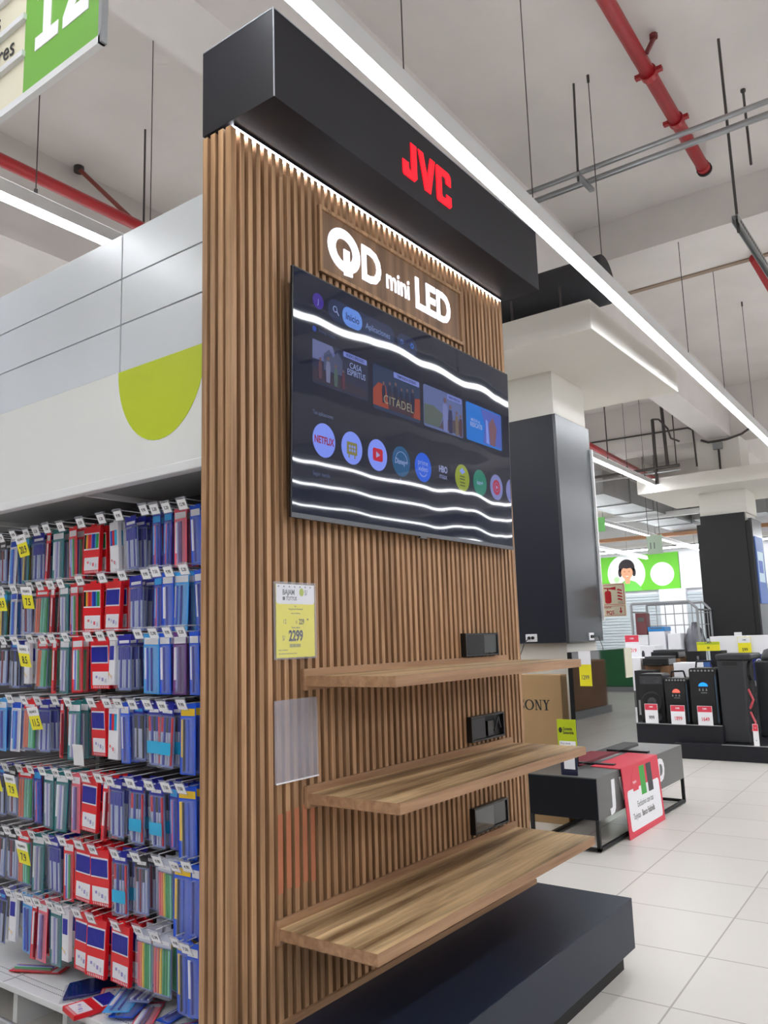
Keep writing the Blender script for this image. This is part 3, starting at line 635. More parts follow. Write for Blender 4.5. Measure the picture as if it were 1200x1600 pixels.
# hook prototype with its price tag, origin at the tip
hk = thing('peg_hook', 'peg hook prototype for pen packs', 'peg hook', (0, 0, 0))
MB().tube([(.30, 0, 0), (.012, 0, 0), (0, 0, .010)], .0022, 6).tube([(.30, 0, .022), (.0, 0, .022)], .002, 6).build('wire', M_rail, hk)
Mt = Matrix.Translation((-.004, 0, -.002)) @ Matrix.Rotation(math.radians(-26), 4, 'Y') @ FX(0, 0, 0)
MB().prism(Mt, [(-.029, -.024), (.029, -.024), (.029, .030), (-.029, .030)], -.0012, 0).build('tag_holder', M_clear, hk)
MB().prism(Mt, [(-.024, -.020), (.024, -.020), (.024, .020), (-.024, .020)], 0, .0006).build('price_tag', M_paper, hk)
tagtexts = []
for s_ in ('12.90', '4.90', '7.50', '9.90', '5.20'):
    q = text('price_print', s_, .019, Mt @ Matrix.Translation((0, -.006, .0007)), M_ink, hk, .0003, .02, .8, 'CENTER'); tagtexts.append(q.data)
    if s_ != '12.90': bpy.data.objects.remove(q)
ptext = [c_ for c_ in hk.children if c_.name.startswith('price_print')][0]
used = set()
for ri, (z, xt, gap, seq) in enumerate(RW):
    for hi, (key, y) in enumerate(seq):
        root, desc = T[key]
        first = 'hk' not in used; used.add('hk')
        h_ = hk if first else copy_tree(hk)
        if not first:
            for c_ in h_.children:
                if c_.name.startswith('price_print'): c_.data = random.choice(tagtexts)
        h_.location = (xt+random.uniform(-.008, .008), y, z+.012+random.uniform(-.004, .004)); h_.rotation_euler.z = random.uniform(-.06, .06)
        tag(h_, f'{NTH[hi]} peg hook from the display in the {ROW[ri]} row, with white price tag', 'peg hook', f'peg hooks of the {ROW[ri]} row')
        npk = 3 if hi < 14 else 2
        for k_ in range(npk):
            fk = key not in used; used.add(key)
            o_ = root if fk else copy_tree(root)
            step = .034 if ri < 4 else .046
            o_.location = (h_.location.x+gap+k_*step+random.uniform(0, .006), y+random.uniform(-.005, .005), z+.002)
            o_.rotation_euler = (random.uniform(-.03, .03), random.uniform(-.05, .02), random.uniform(-.14, .10))
            tag(o_, f'{desc}, {("front","middle","rear")[k_]} of {NTH[hi]} hook from display, {ROW[ri]} row', root['category'], f'packs hanging in the {ROW[ri]} row')
for key, (root, desc) in T.items():
    if key not in used:
        for c_ in list(root.children): bpy.data.objects.remove(c_)
        bpy.data.objects.remove(root)
# yellow promotion cards
for (yy, zz, xx, pr, lb) in ((3.50, 1.985, 1.975, '20.9', 'yellow price card reading 20.9 in the top row, leftmost up there'),
                          (3.66, 1.745, 1.97, '39.9', 'yellow price card reading 39.9 in the second row at the picture edge'),
                          (3.43, 1.745, 1.97, '7.5', 'yellow price card reading 7.5 in the second row'),
                          (3.43, 1.49, 1.965, '8.5', 'yellow price card reading 8.5 in the third row'),
                          (3.33, 1.225, 1.965, '11.5', 'yellow price card reading 11.5 in the fourth row'),
                          (3.60, .955, 1.95, '9.9', 'yellow price card reading 9.9 in the fifth row, left one of two'),
                          (3.47, .94, 1.95, '7.9', 'yellow price card reading 7.9 in the fifth row, right one of two'),
                          (3.33, .685, 1.935, '7.9', 'yellow price card reading 7.9 in the sixth row')):
    o = thing('price_card', lb, 'price card', (xx, yy, zz-.05), 'yellow promotion price cards')
    Mc = Matrix.Translation((xx, yy, zz)) @ Matrix.Rotation(math.radians(-16), 4, 'Y') @ FX(0, 0, 0) @ Matrix.Rotation(math.radians(random.uniform(-5, 5)), 4, 'Z')
    cdd = MB().prism(Mc, [(-.042, -.062), (.042, -.062), (.042, .0), (-.042, .0)], 0, .001).build('card', M_yel, o)
    MB().prism(Mc, [(-.042, 0), (.042, 0), (.042, .038), (-.042, .038)], 0, .001).build('card_top', M_paper, o)
    text('price_print', pr, .046, Mc @ Matrix.Translation((0, -.046, .0012)), M_ink, cdd, .0003, .02, .72, 'CENTER')
    text('print', 'BAJAMOS', .016, Mc @ Matrix.Translation((0, .013, .0012)), M_gink, cdd, .0003, .02, .8, 'CENTER')
# curled paper and loose packs on the deck
mb = MB(); N = 8
for i in range(N):
    a0, a1 = i/N, (i+1)/N
    P_ = lambda a, s: (1.99-.05*a, 3.03-.06*a+s*.035, 1.035+.13*a-.04*a*a)
    v = [P_(a0, -1), P_(a0, 1), P_(a1, 1), P_(a1, -1)]
    mb.add(v+[(q[0]+.001, q[1], q[2]+.001) for q in v], [(0, 1, 2, 3), (7, 6, 5, 4), (0, 4, 5, 1), (2, 6, 7, 3)])
tag(mb.build('curled_paper', M_paper), 'curled white paper label standing up between the fourth and fifth rows', 'paper label')
def loose(key, x, y, rz, lb, dz=0, tilt=0):
    root, desc = T[key]; o_ = copy_tree(root)
    # lay flat face up: rotate about Y by +90 deg
    o_.rotation_euler = (Matrix.Rotation(rz, 4, 'Z') @ Matrix.Rotation(tilt, 4, 'X') @ Matrix.Rotation(math.radians(90), 4, 'Y')).to_euler()
    o_.location = (x, y, .1925+(.017 if key in 'RBWw' else .011)+dz); tag(o_, lb, root['category'], 'loose packs fallen on the deck')
loose('r', 2.072, 3.229, -1.131, 'teal and red pen pack lying alone on the left of the deck', 0)
loose('B', 2.050, 2.792, -0.227, 'red carton of blue pens lying near the front edge of the white deck', 0)
loose('B', 2.147, 2.722, -0.770, 'red carton of blue pens lying behind another one on the white deck', 0)
loose('P', 2.101, 2.789, 0.621, 'light blue pen card lying slanted across the red carton on the deck', 0.022)
loose('Y', 2.139, 2.745, 0.464, 'blue pen card with yellow strip lying on the deck behind the light blue card', 0.008)
loose('p', 2.077, 2.643, 0.653, 'pink card lying by the front edge of the white deck', 0.0)
loose('b', 2.193, 2.733, 0.448, 'bag of blue pens lying on the deck behind the pink card', 0.034)
loose('N', 2.217, 2.518, 0.100, 'navy pen card lying on the deck closest to the display', 0)
loose('n', 2.126, 2.348, -0.432, 'dark blue pen card with red pen lying at the front beside the display', 0)
mb = MB(); mb.prism(Matrix.Translation((0, 0, .191)), [(1.889, 2.963), (1.998, 3.09), (2.075, 3.06), (2.17, 2.965), (2.083, 2.866), (1.963, 2.915)], 0, .004)
sl = thing('plastic_sleeve', 'dark blue plastic folder lying flat on the deck behind the red carton', 'folder', (2.05, 2.9, .19))
mb.build('sleeve', M_clear, sl)
mb = MB(); mb.prism(Matrix.Translation((0, 0, .1951)), [(1.905, 2.965), (2.0, 3.07), (2.07, 3.045), (2.154, 2.957), (2.078, 2.878), (1.965, 2.925)], 0, .012)
mb.build('folder', mat('dark_blue_gloss', (14, 30, 104), .15, coat=.6), sl, bevel=.004)

# ---------------------------------------------------------------- hanging aisle sign, top left
SX = 1.1
o = thing('aisle_sign', 'hanging aisle sign with green panel numbered 12, top left of the picture', 'sign', (SX, 2.4, 3.05))
MB().box(SX+.001, SX+.010, 1.67, 3.1, 3.05, 3.80).build('board', mat('sign_cream', (226, 220, 196), .6), o)
gp = MB().box(SX-.002, SX+.001, 1.672, 2.035, 3.062, 3.78).build('green_panel', mat('sign_green', (112, 172, 66), .6), o)
D1 = [(0, 0), (.115, 0), (.115, .042), (.078, .042), (.078, .27), (.05, .27), (.004, .205), (.004, .160), (.038, .195), (.038, .042), (0, .042)]
D2 = [(0, 0), (.12, 0), (.12, .045), (.055, .045), (.11, .13), (.12, .17), (.12, .22), (.09, .27), (.03, .27), (0, .23), (0, .19), (.04, .19), (.045, .225), (.075, .225), (.08, .19), (.075, .155), (0, .035)]
MB().prism(FX(SX-.002, 1.977, 3.17), D1, 0, .002).build('numeral', M_paper, gp); MB().prism(FX(SX-.002, 1.840, 3.17), D2, 0, .002).build('numeral', M_paper, gp)
for z in (3.182, 3.300, 3.418): MB().box(SX-.012, SX+.001, 2.03, 3.1, z, z+.018).build('slat_rail', M_rail, o)
text('word', 'Cuadernos', .085, FX(SX-.001, 2.176, 3.345), M_ink, o, .001, 0, .9, 'RIGHT')
text('word', 'Escolares', .085, FX(SX-.001, 2.092, 3.225), M_ink, o, .001, 0, .9, 'RIGHT')
MB().box(SX-.006, SX+.012, 1.662, 3.1, 3.040, 3.062).build('bottom_rail', M_rail, o)
MB().box(SX-.006, SX+.012, 1.655, 1.670, 3.040, 3.80).build('end_rail', M_grey, o)
for y in (1.8, 3.0): MB().cyl((SX+.005, y, 3.8), (SX+.01, y, ZC), .003, 6).build('hanging_wire', M_rod, o)

# ---------------------------------------------------------------- pipes, rods, conduits
o = thing('sprinkler_pipe', 'thick red sprinkler pipe along the ceiling at the upper right', 'pipe', (5.5, 1.54, 5.6))
MB().cyl((1.0, 1.48, 5.6), (7.18, 1.585, 5.6), .052, 20).cyl((7.12, 1.584, 5.6), (7.2, 1.586, 5.6), .057, 20).build('pipe', M_red, o, 0, True)
for x in (5.62, 6.32): 
    y = 1.48+.017*(x-1)
    MB().cyl((x-.03, y, 5.6), (x+.03, y, 5.6), .064, 16).box(x-.02, x+.02, y-.10, y-.055, 5.585, 5.615).box(x-.02, x+.02, y+.055, y+.10, 5.585, 5.615).build('coupling', M_red, o)
MB().cyl((5.40, 1.50, 5.6), (5.40, 1.44, 5.69), .018, 8).cyl((5.40, 1.44, 5.69), (5.40, 1.44, 5.72), .03, 8).build('sprinkler_head', mat('dark_red', (110, 40, 40), .4), o)
MB().cyl((6.85, 1.58, 5.65), (6.85, 1.58, ZC), .008, 6).cyl((3, 1.515, 5.65), (3, 1.515, ZC), .008, 6).build('hanger', M_rod, o)
MB().cyl((7.19, 1.585, 5.6), (7.215, 1.586, 5.6), .066, 20).build('end_piece', M_matte, o)
o = thing('sprinkler_pipe', 'red sprinkler pipe continuing at the right picture edge beyond the crossing beam', 'pipe', (9.2, 1.5, 5.25))
MB().cyl((8.60, 1.50, 5.25), (14.3, 1.62, 5.25), .05, 16).build('pipe', M_red, o, 0, True)
MB().cyl((9.2, 1.51, 5.3), (9.2, 1.51, ZC), .008, 6).cyl((12, 1.57, 5.3), (12, 1.57, ZC), .008, 6).build('hanger', M_rod, o)
o = thing('sprinkler_pipe', 'red sprinkler pipe above the left shelving, upper left of the picture', 'pipe', (3, 5.15, 4.87))
MB().cyl((-4, 5.0, 4.87), (7.8, 5.24, 4.87), .046, 18).build('pipe', M_red, o, 0, True)
MB().cyl((3.846, 5.16, 4.92), (3.846, 5.16, ZC), .009, 6).cyl((.5, 5.09, 4.92), (.5, 5.09, ZC), .009, 6).build('hanger', M_rod, o)
MB().cyl((3.811, 6.03, ZC-.04), (3.80, 5.22, 4.93), .020, 10).build('brace', mat('brown_red', (138, 62, 52), .5), o)
MB().cyl((3.811, 6.05, ZC-.05), (3.811, 6.05, ZC), .045, 10).build('anchor', M_rod, o)
o = thing('conduit_run', 'pair of grey steel conduits hung under the ceiling at the upper right', 'conduit', (5.6, 1.5, 5.0))
MB().cyl((5.58, -3, 5.0), (5.58, 2.95, 5.0), .020, 10).build('conduit', M_steel, o, 0, True)
MB().cyl((5.72, -3, 4.99), (5.72, 2.95, 4.99), .024, 10).build('conduit', M_steel, o, 0, True)
for y in (.5, 2.12): MB().box(5.50, 5.80, y-.02, y+.02, 4.94, 4.965).build('cross_bar', M_steel, o)
MB().cyl((5.52, 2.12, 4.9), (5.572, 2.12, ZC), .009, 6).cyl((5.79, .5, 4.9), (5.79, .5, ZC), .009, 6).cyl((5.52, .5, 4.9), (5.52, .5, ZC), .009, 6).build('hanger', M_rod, o)
o = thing('strut_channel', 'perforated steel strut channel hung on rods at the right edge', 'strut channel', (6.2, 1.08, 4.3))
mb = MB(); mb.box(5.72, 7.8, 1.07, 1.075, 4.29, 4.345).box(5.72, 7.8, 1.075, 1.11, 4.34, 4.345).box(5.72, 7.8, 1.11, 1.115, 4.29, 4.345)
mb.build('channel', M_steel, o)
mb = MB(); x = 5.78
while x < 7.7: mb.box(x, x+.03, 1.0685, 1.0695, 4.305, 4.325); x += .055
mb.build('slots', M_matte, o)
MB().cyl((5.785, 1.09, 4.24), (5.785, 1.09, ZC), .010, 8).build('hanger', M_rod, o); MB().cyl((7.6, 1.09, 4.24), (7.6, 1.09, ZC), .010, 8).build('hanger', M_rod, o)
tag(MB().cyl((6.495, 1.083, 5.10), (6.495, 1.083, ZC), .010, 8).cyl((6.495, 1.083, ZC-.02), (6.495, 1.083, ZC), .02, 8).build('threaded_rod', M_rod), 'short dark threaded rod hanging from the ceiling at the right edge', 'rod')
tag(MB().cyl((6.31, 2.25, 4.43), (6.31, 9.0, 4.43), .21, 32).build('insulated_duct', mat('black_insulation', (50, 50, 54), .75, var=.1), None, 0, True), 'large round black insulated duct behind the right end of the black header', 'duct')
for x, y, z0 in ((6.05, 2.55, 4.04), (6.05, 3.0, 4.04)): tag(MB().cyl((x, y, 4.14), (x, y, 4.36), .012, 6).build('duct_rod', M_rod), 'thin dark rod between the white soffit and the black duct', 'rod', 'rods under the black duct')
# galvanised ducts and services far away
def duct(label, xa, xb, ya, yb, za, zb, seams, ax):
    o = thing('air_duct', label, 'duct', ((xa+xb)/2, (ya+yb)/2, za))
    MB().box(xa, xb, ya, yb, za, zb).build('duct_body', M_steel, o)
    for s_ in seams:
        if ax == 0: MB().box(s_, s_+.04, ya-.02, yb+.02, za-.02, zb+.02).build('flange', M_grey, o)
        else: MB().box(xa-.02, xb+.02, s_, s_+.04, za-.02, zb+.02).build('flange', M_grey, o)
    for k_ in (.2, .8):
        x_, y_ = xa+(xb-xa)*k_, ya+(yb-ya)*k_
        MB().cyl((x_, y_, zb), (x_, y_, ZC), .012, 6).build('hanger', M_rod, o)
duct('galvanised duct running away under the distant ceiling left of the far column', 15.5, 24, 5.9, 6.8, 4.25, 4.75, (17, 18.5, 20, 21.5, 23), 0)
duct('galvanised duct crossing under the distant ceiling near the tall column cladding', 15.2, 15.9, 6.9, 12, 4.3, 4.9, (8.5, 10), 1)
duct('galvanised cross duct behind the distant white soffit', 21.3, 22.1, 1.0, 5.8, 4.3, 4.8, (2.5, 4), 1)
tag(MB().box(19.4, 19.55, 4.9, 13, 4.2, 4.32).build('cable_tray', M_rail), 'white cable tray crossing the far ceiling above the hanging sign', 'cable tray')
tag(MB().box(23.0, 23.2, -4, 13, 4.14, 4.24).build('cable_tray', mat('copper_tray', (176, 130, 96), .5)), 'brownish pipe tray crossing the far ceiling before the green banner', 'cable tray')
tag(MB().box(27.6, 28.2, -6, 13, 4.30, 4.5).build('cornice', M_white), 'white cornice along the far wall above the green banner', 'cornice')
t = thing('strip_light', 'crosswise strip light along the far wall over the green banner', 'ceiling light', (27.5, 3, 4.25))
MB().box(27.45, 27.55, -6, 13, 4.25, 4.29).build('diffuser', M_glow, t); MB().box(27.44, 27.56, -6, 13, 4.29, 4.34).build('housing', M_grey, t)
for y in (-5, 0, 6, 12): MB().cyl((27.5, y, 4.34), (27.5, y, ZC), .01, 6).build('hanging_wire', M_rod, t)
o = thing('sprinkler_pipe', 'distant red pipe running away to the right of the tall column cladding', 'pipe', (12, 5.4, 4.7))
MB().cyl((8.8, 4.83, 4.6), (17.1, 5.22, 4.6), .05, 12).build('pipe', M_red, o, 0, True)
MB().cyl((9.5, 4.86, 4.62), (9.5, 4.86, ZC), .01, 6).cyl((13.6, 5.05, 4.62), (13.6, 5.05, ZC), .01, 6).build('hanger', M_rod, o)
o = thing('conduit_run', 'dark conduits with a drop pipe before the distant column top', 'conduit', (14.0, 4, 4.3))
MB().cyl((14.0, 3.95, 4.31), (14.0, 8.2, 4.31), .026, 8).build('conduit', M_rod, o)
MB().cyl((14.0, 3.95, 4.23), (14.0, 8.2, 4.23), .020, 8).build('conduit', M_steel, o)
MB().tube([(14.05, 4.192, 5.48), (14.05, 4.168, 4.32)], .030, 8).cyl((14.05, 4.192, 5.47), (14.05, 4.192, ZC), .008, 6).build('drop_pipe', M_rod, o)
MB().tube([(14.0, 4.35, 5.19), (14.0, 4.357, 4.03)], .030, 8).build('drop_pipe', M_rod, o)
MB().tube([(14.0, 4.35, 5.19), (14.0, 4.24, 5.17), (14.0, 4.10, 4.98), (14.0, 4.06, 4.80), (14.0, 3.92, 4.72)], .016, 8).build('flexible_conduit', M_rod, o)
for y in (4.0, 5.6, 7.5): MB().cyl((14.0, y, 4.31), (14.0, y, ZC), .01, 6).build('hanger', M_rod, o)
MB().tube([(14.82, 8.0, 5.20), (14.82, 3.98, 5.13), (14.82, 3.90, 5.08), (14.82, 3.88, 4.4)], .016, 8).build('wall_conduit', M_rod, o)
o = thing('conduit_run', 'dark curved conduit with junction box on the distant column top', 'conduit', (14.7, 3.5, 4.6))
MB().tube([(14.77, 3.76, 4.85), (14.76, 3.64, 4.79), (14.75, 3.33, 4.79), (14.74, 3.07, 4.84), (14.74, 2.8, 4.99)], .02, 8).tube([(14.78, 3.48, 4.72), (14.78, 3.48, 4.14)], .018, 8).build('conduit', M_rod, o)
MB().box(14.72, 14.80, 3.41, 3.56, 4.64, 4.76).build('junction_box', M_grey, o)

# ---------------------------------------------------------------- second television on its low stand
o = thing('tv_stand', 'low dark grey television stand with white letters behind the wooden display', 'tv stand', (6.6, 2.6, 0))
M_st = mat('stand_grey', (98, 98, 98), .4, var=.05); M_st2 = mat('stand_side', (20, 22, 28), .6, spec=.2)
bd = MB().box(5.60, 7.56, 2.335, 2.86, .212, .497).build('cabinet', M_st, o, bevel=.002)
MB().box(5.592, 5.60, 2.337, 2.858, .214, .49).build('end_panel', M_st2, o)
fm_ = MB()
for x in (5.592, 7.535):
    for y in (2.335, 2.835): fm_.box(x, x+.025, y, y+.025, .008, .212)
fm_.box(5.592, 7.56, 2.335, 2.36, .0085, .03).box(5.592, 7.56, 2.835, 2.86, .0085, .03).box(5.592, 5.617, 2.36, 2.835, .0085, .03).box(7.535, 7.56, 2.36, 2.835, .0085, .03)
fm_.build('leg_frame', M_matte, o)
MB().cyl((5.605, 2.348, 0), (5.605, 2.348, .009), .012, 8).cyl((7.548, 2.348, 0), (7.548, 2.348, .009), .012, 8).cyl((5.605, 2.848, 0), (5.605, 2.848, .009), .012, 8).cyl((7.548, 2.848, 0), (7.548, 2.848, .009), .012, 8).build('glides', M_grey, o)
text('lettering', 'J', .235, FY(5.85, 2.3345, .278), M_paper, bd, .002, .05, 1.35)
text('lettering', 'VC QL', .22, FY(6.03, 2.3345, .285), M_paper, bd, .002, .04, .75)
text('lettering', 'ED', .235, FY(7.045, 2.3345, .285), M_paper, bd, .002, .05, .95, 'RIGHT')
M_scr2 = mat('dark_mirror_screen', (14, 15, 17), .03, spec=1.0, coat=1.0)
o = thing('television', 'dark switched-off television on the low grey stand, reflecting the floor', 'television', (6.56, 2.62, .497))
MB().box(5.915, 7.205, 2.60, 2.635, .518, 1.362).build('casing', M_blackpl, o)
MB().box(5.918, 7.202, 2.5985, 2.60, .534, 1.359).build('screen', M_scr2, o)
MB().box(5.915, 7.205, 2.595, 2.60, .516, .533).build('bottom_bezel', M_glossb, o)
MB().box(6.15, 6.20, 2.42, 2.82, .497, .512).box(6.165, 6.185, 2.60, 2.63, .512, .520).build('foot', M_blackpl, o)
MB().box(6.92, 6.97, 2.42, 2.82, .497, .512).box(6.935, 6.955, 2.60, 2.63, .512, .520).build('foot', M_blackpl, o)
# promo board draped over the stand
o = thing('promo_board', 'red and white bank promotion board draped over the low television stand', 'promotion board', (6.4, 2.3, 0))
MB().prism(Matrix(), [(6.07, 2.57), (6.03, 2.325), (6.835, 2.325), (6.87, 2.57)], .4975, .503).build('top_flap', M_pink, o)
Mb_ = Matrix.Translation((6.03, 2.322, .503)) @ Matrix.Rotation(math.radians(90-3.5), 4, 'X') @ Matrix.Diagonal((.93, 1, 1, 1))
Lb = .503
bd = MB().prism(Mb_, [(0, -Lb), (.86, -Lb), (.87, 0), (0, 0)], 0, .006).build('front_flap', M_pink, o)
MB().prism(Mb_, rrect(.06, .82, -.46, -.17, .03), .006, .0066).build('white_field', M_paper, bd)
MB().prism(Mb_, [(.20, -.19), (.32, -.19), (.35, -.10), (.27, -.02), (.18, -.10)], .0068, .0074).build('red_card', M_pink, bd)
MB().prism(Mb_, [(.38, -.24), (.50, -.24), (.50, -.03), (.38, -.03)], .0068, .0074).build('green_card', mat('card_green', (66, 172, 72), .5), bd)
MB().prism(Mb_, [(.55, -.24), (.67, -.24), (.67, -.03), (.55, -.03)], .0068, .0074).build('grey_card', M_dgrey, bd)
text('print', 'TARJETA', .022, Mb_ @ Matrix.Translation((.20, -.135, .0075)), M_paper, bd, .0004, .01)
text('print', 'Exclusivo con tus', .062, Mb_ @ Matrix.Translation((.25, -.31, .007)), M_gink, bd, .0004, 0, .88)
text('print', 'Tarjetas', .062, Mb_ @ Matrix.Translation((.13, -.385, .007)), M_gink, bd, .0004, 0, .80)
text('print', 'Banco Falabella', .062, Mb_ @ Matrix.Translation((.33, -.385, .007)), M_gink, bd, .0004, .02, .80)
# small signs standing on the stand
o = thing('warranty_card', 'lime green extended warranty card on the dark grey television stand', 'card', (5.65, 2.55, .497))
wc = MB().box(5.65, 5.656, 2.487, 2.632, .64, .888).build('card', mat('warranty_lime', (186, 204, 20), .5), o)
MB().box(5.656, 5.664, 2.54, 2.58, .498, .66).build('stem', M_clear, o)
MB().box(5.649, 5.65, 2.495, 2.62, .665, .735).build('white_patch', M_paper, wc)
text('print', 'Garantía', .030, FX(5.6498, 2.588, .812), M_ink, wc, .0004, .02, .7); text('print', 'Extendida', .030, FX(5.6498, 2.588, .785), M_ink, wc, .0004, .02, .7)
MB().prism(FX(5.65, 0, 0), circle(.014, 14, -2.607, .812, .020), 0, .0005).build('print', M_ink, wc)
text('print', '1 AÑO', .036, FX(5.6488, 2.575, .675), M_ink, wc, .0004, .02, .8); text('print', 'Plazo desde', .018, FX(5.6488, 2.612, .713), M_gink, wc, .0004, 0, .9)
o = thing('code_stand', 'small dark blue card with a white square on the grey television stand', 'card', (5.66, 2.55, .497))
MB().box(5.645, 5.651, 2.492, 2.618, .4975, .655).build('card', mat('night_blue', (34, 36, 66), .4), o)
MB().box(5.644, 5.645, 2.508, 2.592, .54, .63).build('white_square', M_paper, o)
# hanging price strips on the second television
o = thing('price_tag', 'yellow and white hanging price tag at the left of the switched-off television', 'price tag', (5.9, 2.5, 1.11), 'price tags on the switched-off television')
MB().box(5.905, 5.908, 2.445, 2.54, 1.11, 1.27).build('card', M_yel, o); MB().box(5.905, 5.908, 2.445, 2.54, 1.27, 1.37).build('card_top', M_paper, o)
text('print', '1299', .045, FX(5.9048, 2.53, 1.16), M_gink, o, .0005, .01, .75)
tag(MB().box(7.03, 7.20, 2.5935, 2.5984, 1.11, 1.3625).box(7.03, 7.20, 2.5935, 2.625, 1.3625, 1.365).build('price_tag', mat('cream_tag', (214, 212, 190), .6)), 'tall cream price tag at the right end of the switched-off television', 'price tag', 'price tags on the switched-off television')
# television carton
o = thing('carton', 'tall brown television carton printed SONY between display and column', 'carton', (6.3, 3.2, 0))
cb = MB().box(6.27, 6.395, 2.865, 3.6, .0, 1.175).build('carton_body', M_cart, o, bevel=.004)
FS = FX(6.2695, 3.262, .888)
def serif_word(polys, M, parent, m):
    mb = MB()
    for p_ in polys: mb.prism(M, p_, 0, .0006)
    return mb.build('print', m, parent)
def box2(x0, x1, y0, y1): return [(x0, y0), (x1, y0), (x1, y1), (x0, y1)]
hgt = .084
def arc_band(cx, cy, rx, ry, tx, ty, a0, a1, n=12):
    q = []
    for i in range(n):
        a, c = math.radians(a0+(a1-a0)*i/n), math.radians(a0+(a1-a0)*(i+1)/n)
        q.append([(cx+rx*math.cos(a), cy+ry*math.sin(a)), (cx+rx*math.cos(c), cy+ry*math.sin(c)), (cx+(rx-tx)*math.cos(c), cy+(ry-ty)*math.sin(c)), (cx+(rx-tx)*math.cos(a), cy+(ry-ty)*math.sin(a))])
    return q
P_ = arc_band(.030, .063, .026, .023, .012, .008, 20, 270)+arc_band(.030, .023, .028, .023, .012, .008, -200, 90)+[box2(.002, .007, 0, .026), box2(.050, .055, .058, .084)]
P_ += arc_band(.105, .042, .043, .043, .016, .007, 0, 360, 24)
P_ += [box2(.163, .170, 0, .084), box2(.205, .212, 0, .084), [(.160, .084), (.176, .084), (.212, 0), (.200, 0)], box2(.156, .178, 0, .006), box2(.152, .170, .078, .084), box2(.197, .220, .078, .084)]
P_ += [[(.232, .084), (.250, .084), (.264, .040), (.252, .040)], [(.284, .084), (.277, .084), (.252, .040), (.260, .036)], box2(.250, .265, 0, .042), box2(.242, .273, 0, .006), box2(.226, .256, .078, .084), box2(.270, .292, .078, .084)]
serif_word(P_, FS, cb, M_ink)
MB().box(6.268, 6.27, 2.875, 3.55, .50, .505).build('print', M_ink, cb)
MB().box(6.275, 6.39, 3.22, 3.25, 1.1755, 1.178).build('tape', mat('packing_tape', (206, 186, 150), .3), cb)
# outlets on the column cladding
def outlet(lb, M, cable):
    o = thing('wall_outlet', lb, 'outlet', M.translation, 'white outlets on the dark column')
    MB().prism(M, rrect(-.055, .055, -.034, .034, .006), 0, .008).build('plate', M_paper, o, bevel=.001)
    MB().prism(M, circle(.014, 12, -.018, 0), .008, .022).prism(M, circle(.014, 12, .018, 0), .008, .022).build('plug', M_blackpl, o)
    MB().tube([M @ Vector(p_) for p_ in cable], .0035, 6).build('cable', M_dgrey, o)
outlet('white double outlet with two plugs on the blue-black column side', FX(6.656, 3.292, 1.477), [(-.018, 0, .02), (-.06, -.05, .035), (-.11, -.16, .03), (-.13, -.30, .03)])
outlet('white outlet with one plug on the grey column side', FY(7.134, 2.933, 1.473), [(.018, 0, .02), (.08, .0, .04), (.16, -.10, .04), (.19, -.35, .04)])
tag(MB().prism(FX(14.685, 3.432, 1.412), rrect(-.06, .06, -.035, .035, .006), 0, .01).build('wall_outlet', M_paper), 'small white outlet at the bottom of the far black column cladding', 'outlet')
# extinguisher sign
o = thing('extinguisher_sign', 'cream and red fire extinguisher sign beside the near column', 'sign', (7.49, 2.85, 1.65))
MB().box(7.49, 7.496, 2.715, 2.955, 1.651, 1.963).build('plate', mat('sign_beige', (218, 212, 184), .5), o)
KS = Matrix.Translation((0, -.025, 1.5)) @ Matrix.Scale(1.04, 4) @ Matrix.Translation((0, 0, -1.5)); A = KS @ FX(7.2015, 0, 0); mS = mat('sign_red', (188, 30, 40), .5)
mb = MB()
for (a, b_, c_, d_) in ((-2.857, -2.645, 1.752, 1.756), (-2.857, -2.645, 1.930, 1.934), (-2.857, -2.853, 1.752, 1.934), (-2.649, -2.645, 1.752, 1.934), (-2.857, -2.645, 1.655, 1.658), (-2.857, -2.645, 1.738, 1.741), (-2.857, -2.853, 1.655, 1.741), (-2.649, -2.645, 1.655, 1.741)):
    mb.prism(A, [(a, c_), (b_, c_), (b_, d_), (a, d_)], 0, .0006)
mb.build('border', mS, o)
mb = MB(); mb.prism(A, rrect(-2.825, -2.765, 1.765, 1.88, .02), 0, .0008).prism(A, [(-2.80, 1.88), (-2.788, 1.88), (-2.788, 1.90), (-2.80, 1.90)], 0, .0008)
mb.prism(A, [(-2.83, 1.90), (-2.78, 1.895), (-2.72, 1.885), (-2.72, 1.915), (-2.78, 1.905), (-2.83, 1.91)], 0, .0008)
for i in range(4): mb.prism(A, [(-2.71, 1.80+i*.028), (-2.66, 1.785+i*.028), (-2.665, 1.80+i*.028), (-2.70, 1.812+i*.028)], 0, .0008)
mb.prism(A, [(-2.69, 1.725), (-2.68, 1.725), (-2.68, 1.695), (-2.67, 1.695), (-2.685, 1.67), (-2.70, 1.695), (-2.69, 1.695)], 0, .0008)
mb.build('pictogram', mS, o)
text('print', 'CO2', .026, KS @ FX(7.201, 2.705, 1.762), M_ink, o, .0005, .01, .9); text('print', 'EXTINTOR', .018, KS @ FX(7.201, 2.85, 1.722), mS, o, .0005, .01, .9); text('print', 'PQS', .045, KS @ FX(7.201, 2.82, 1.668), mS, o, .0005, .02, .9)

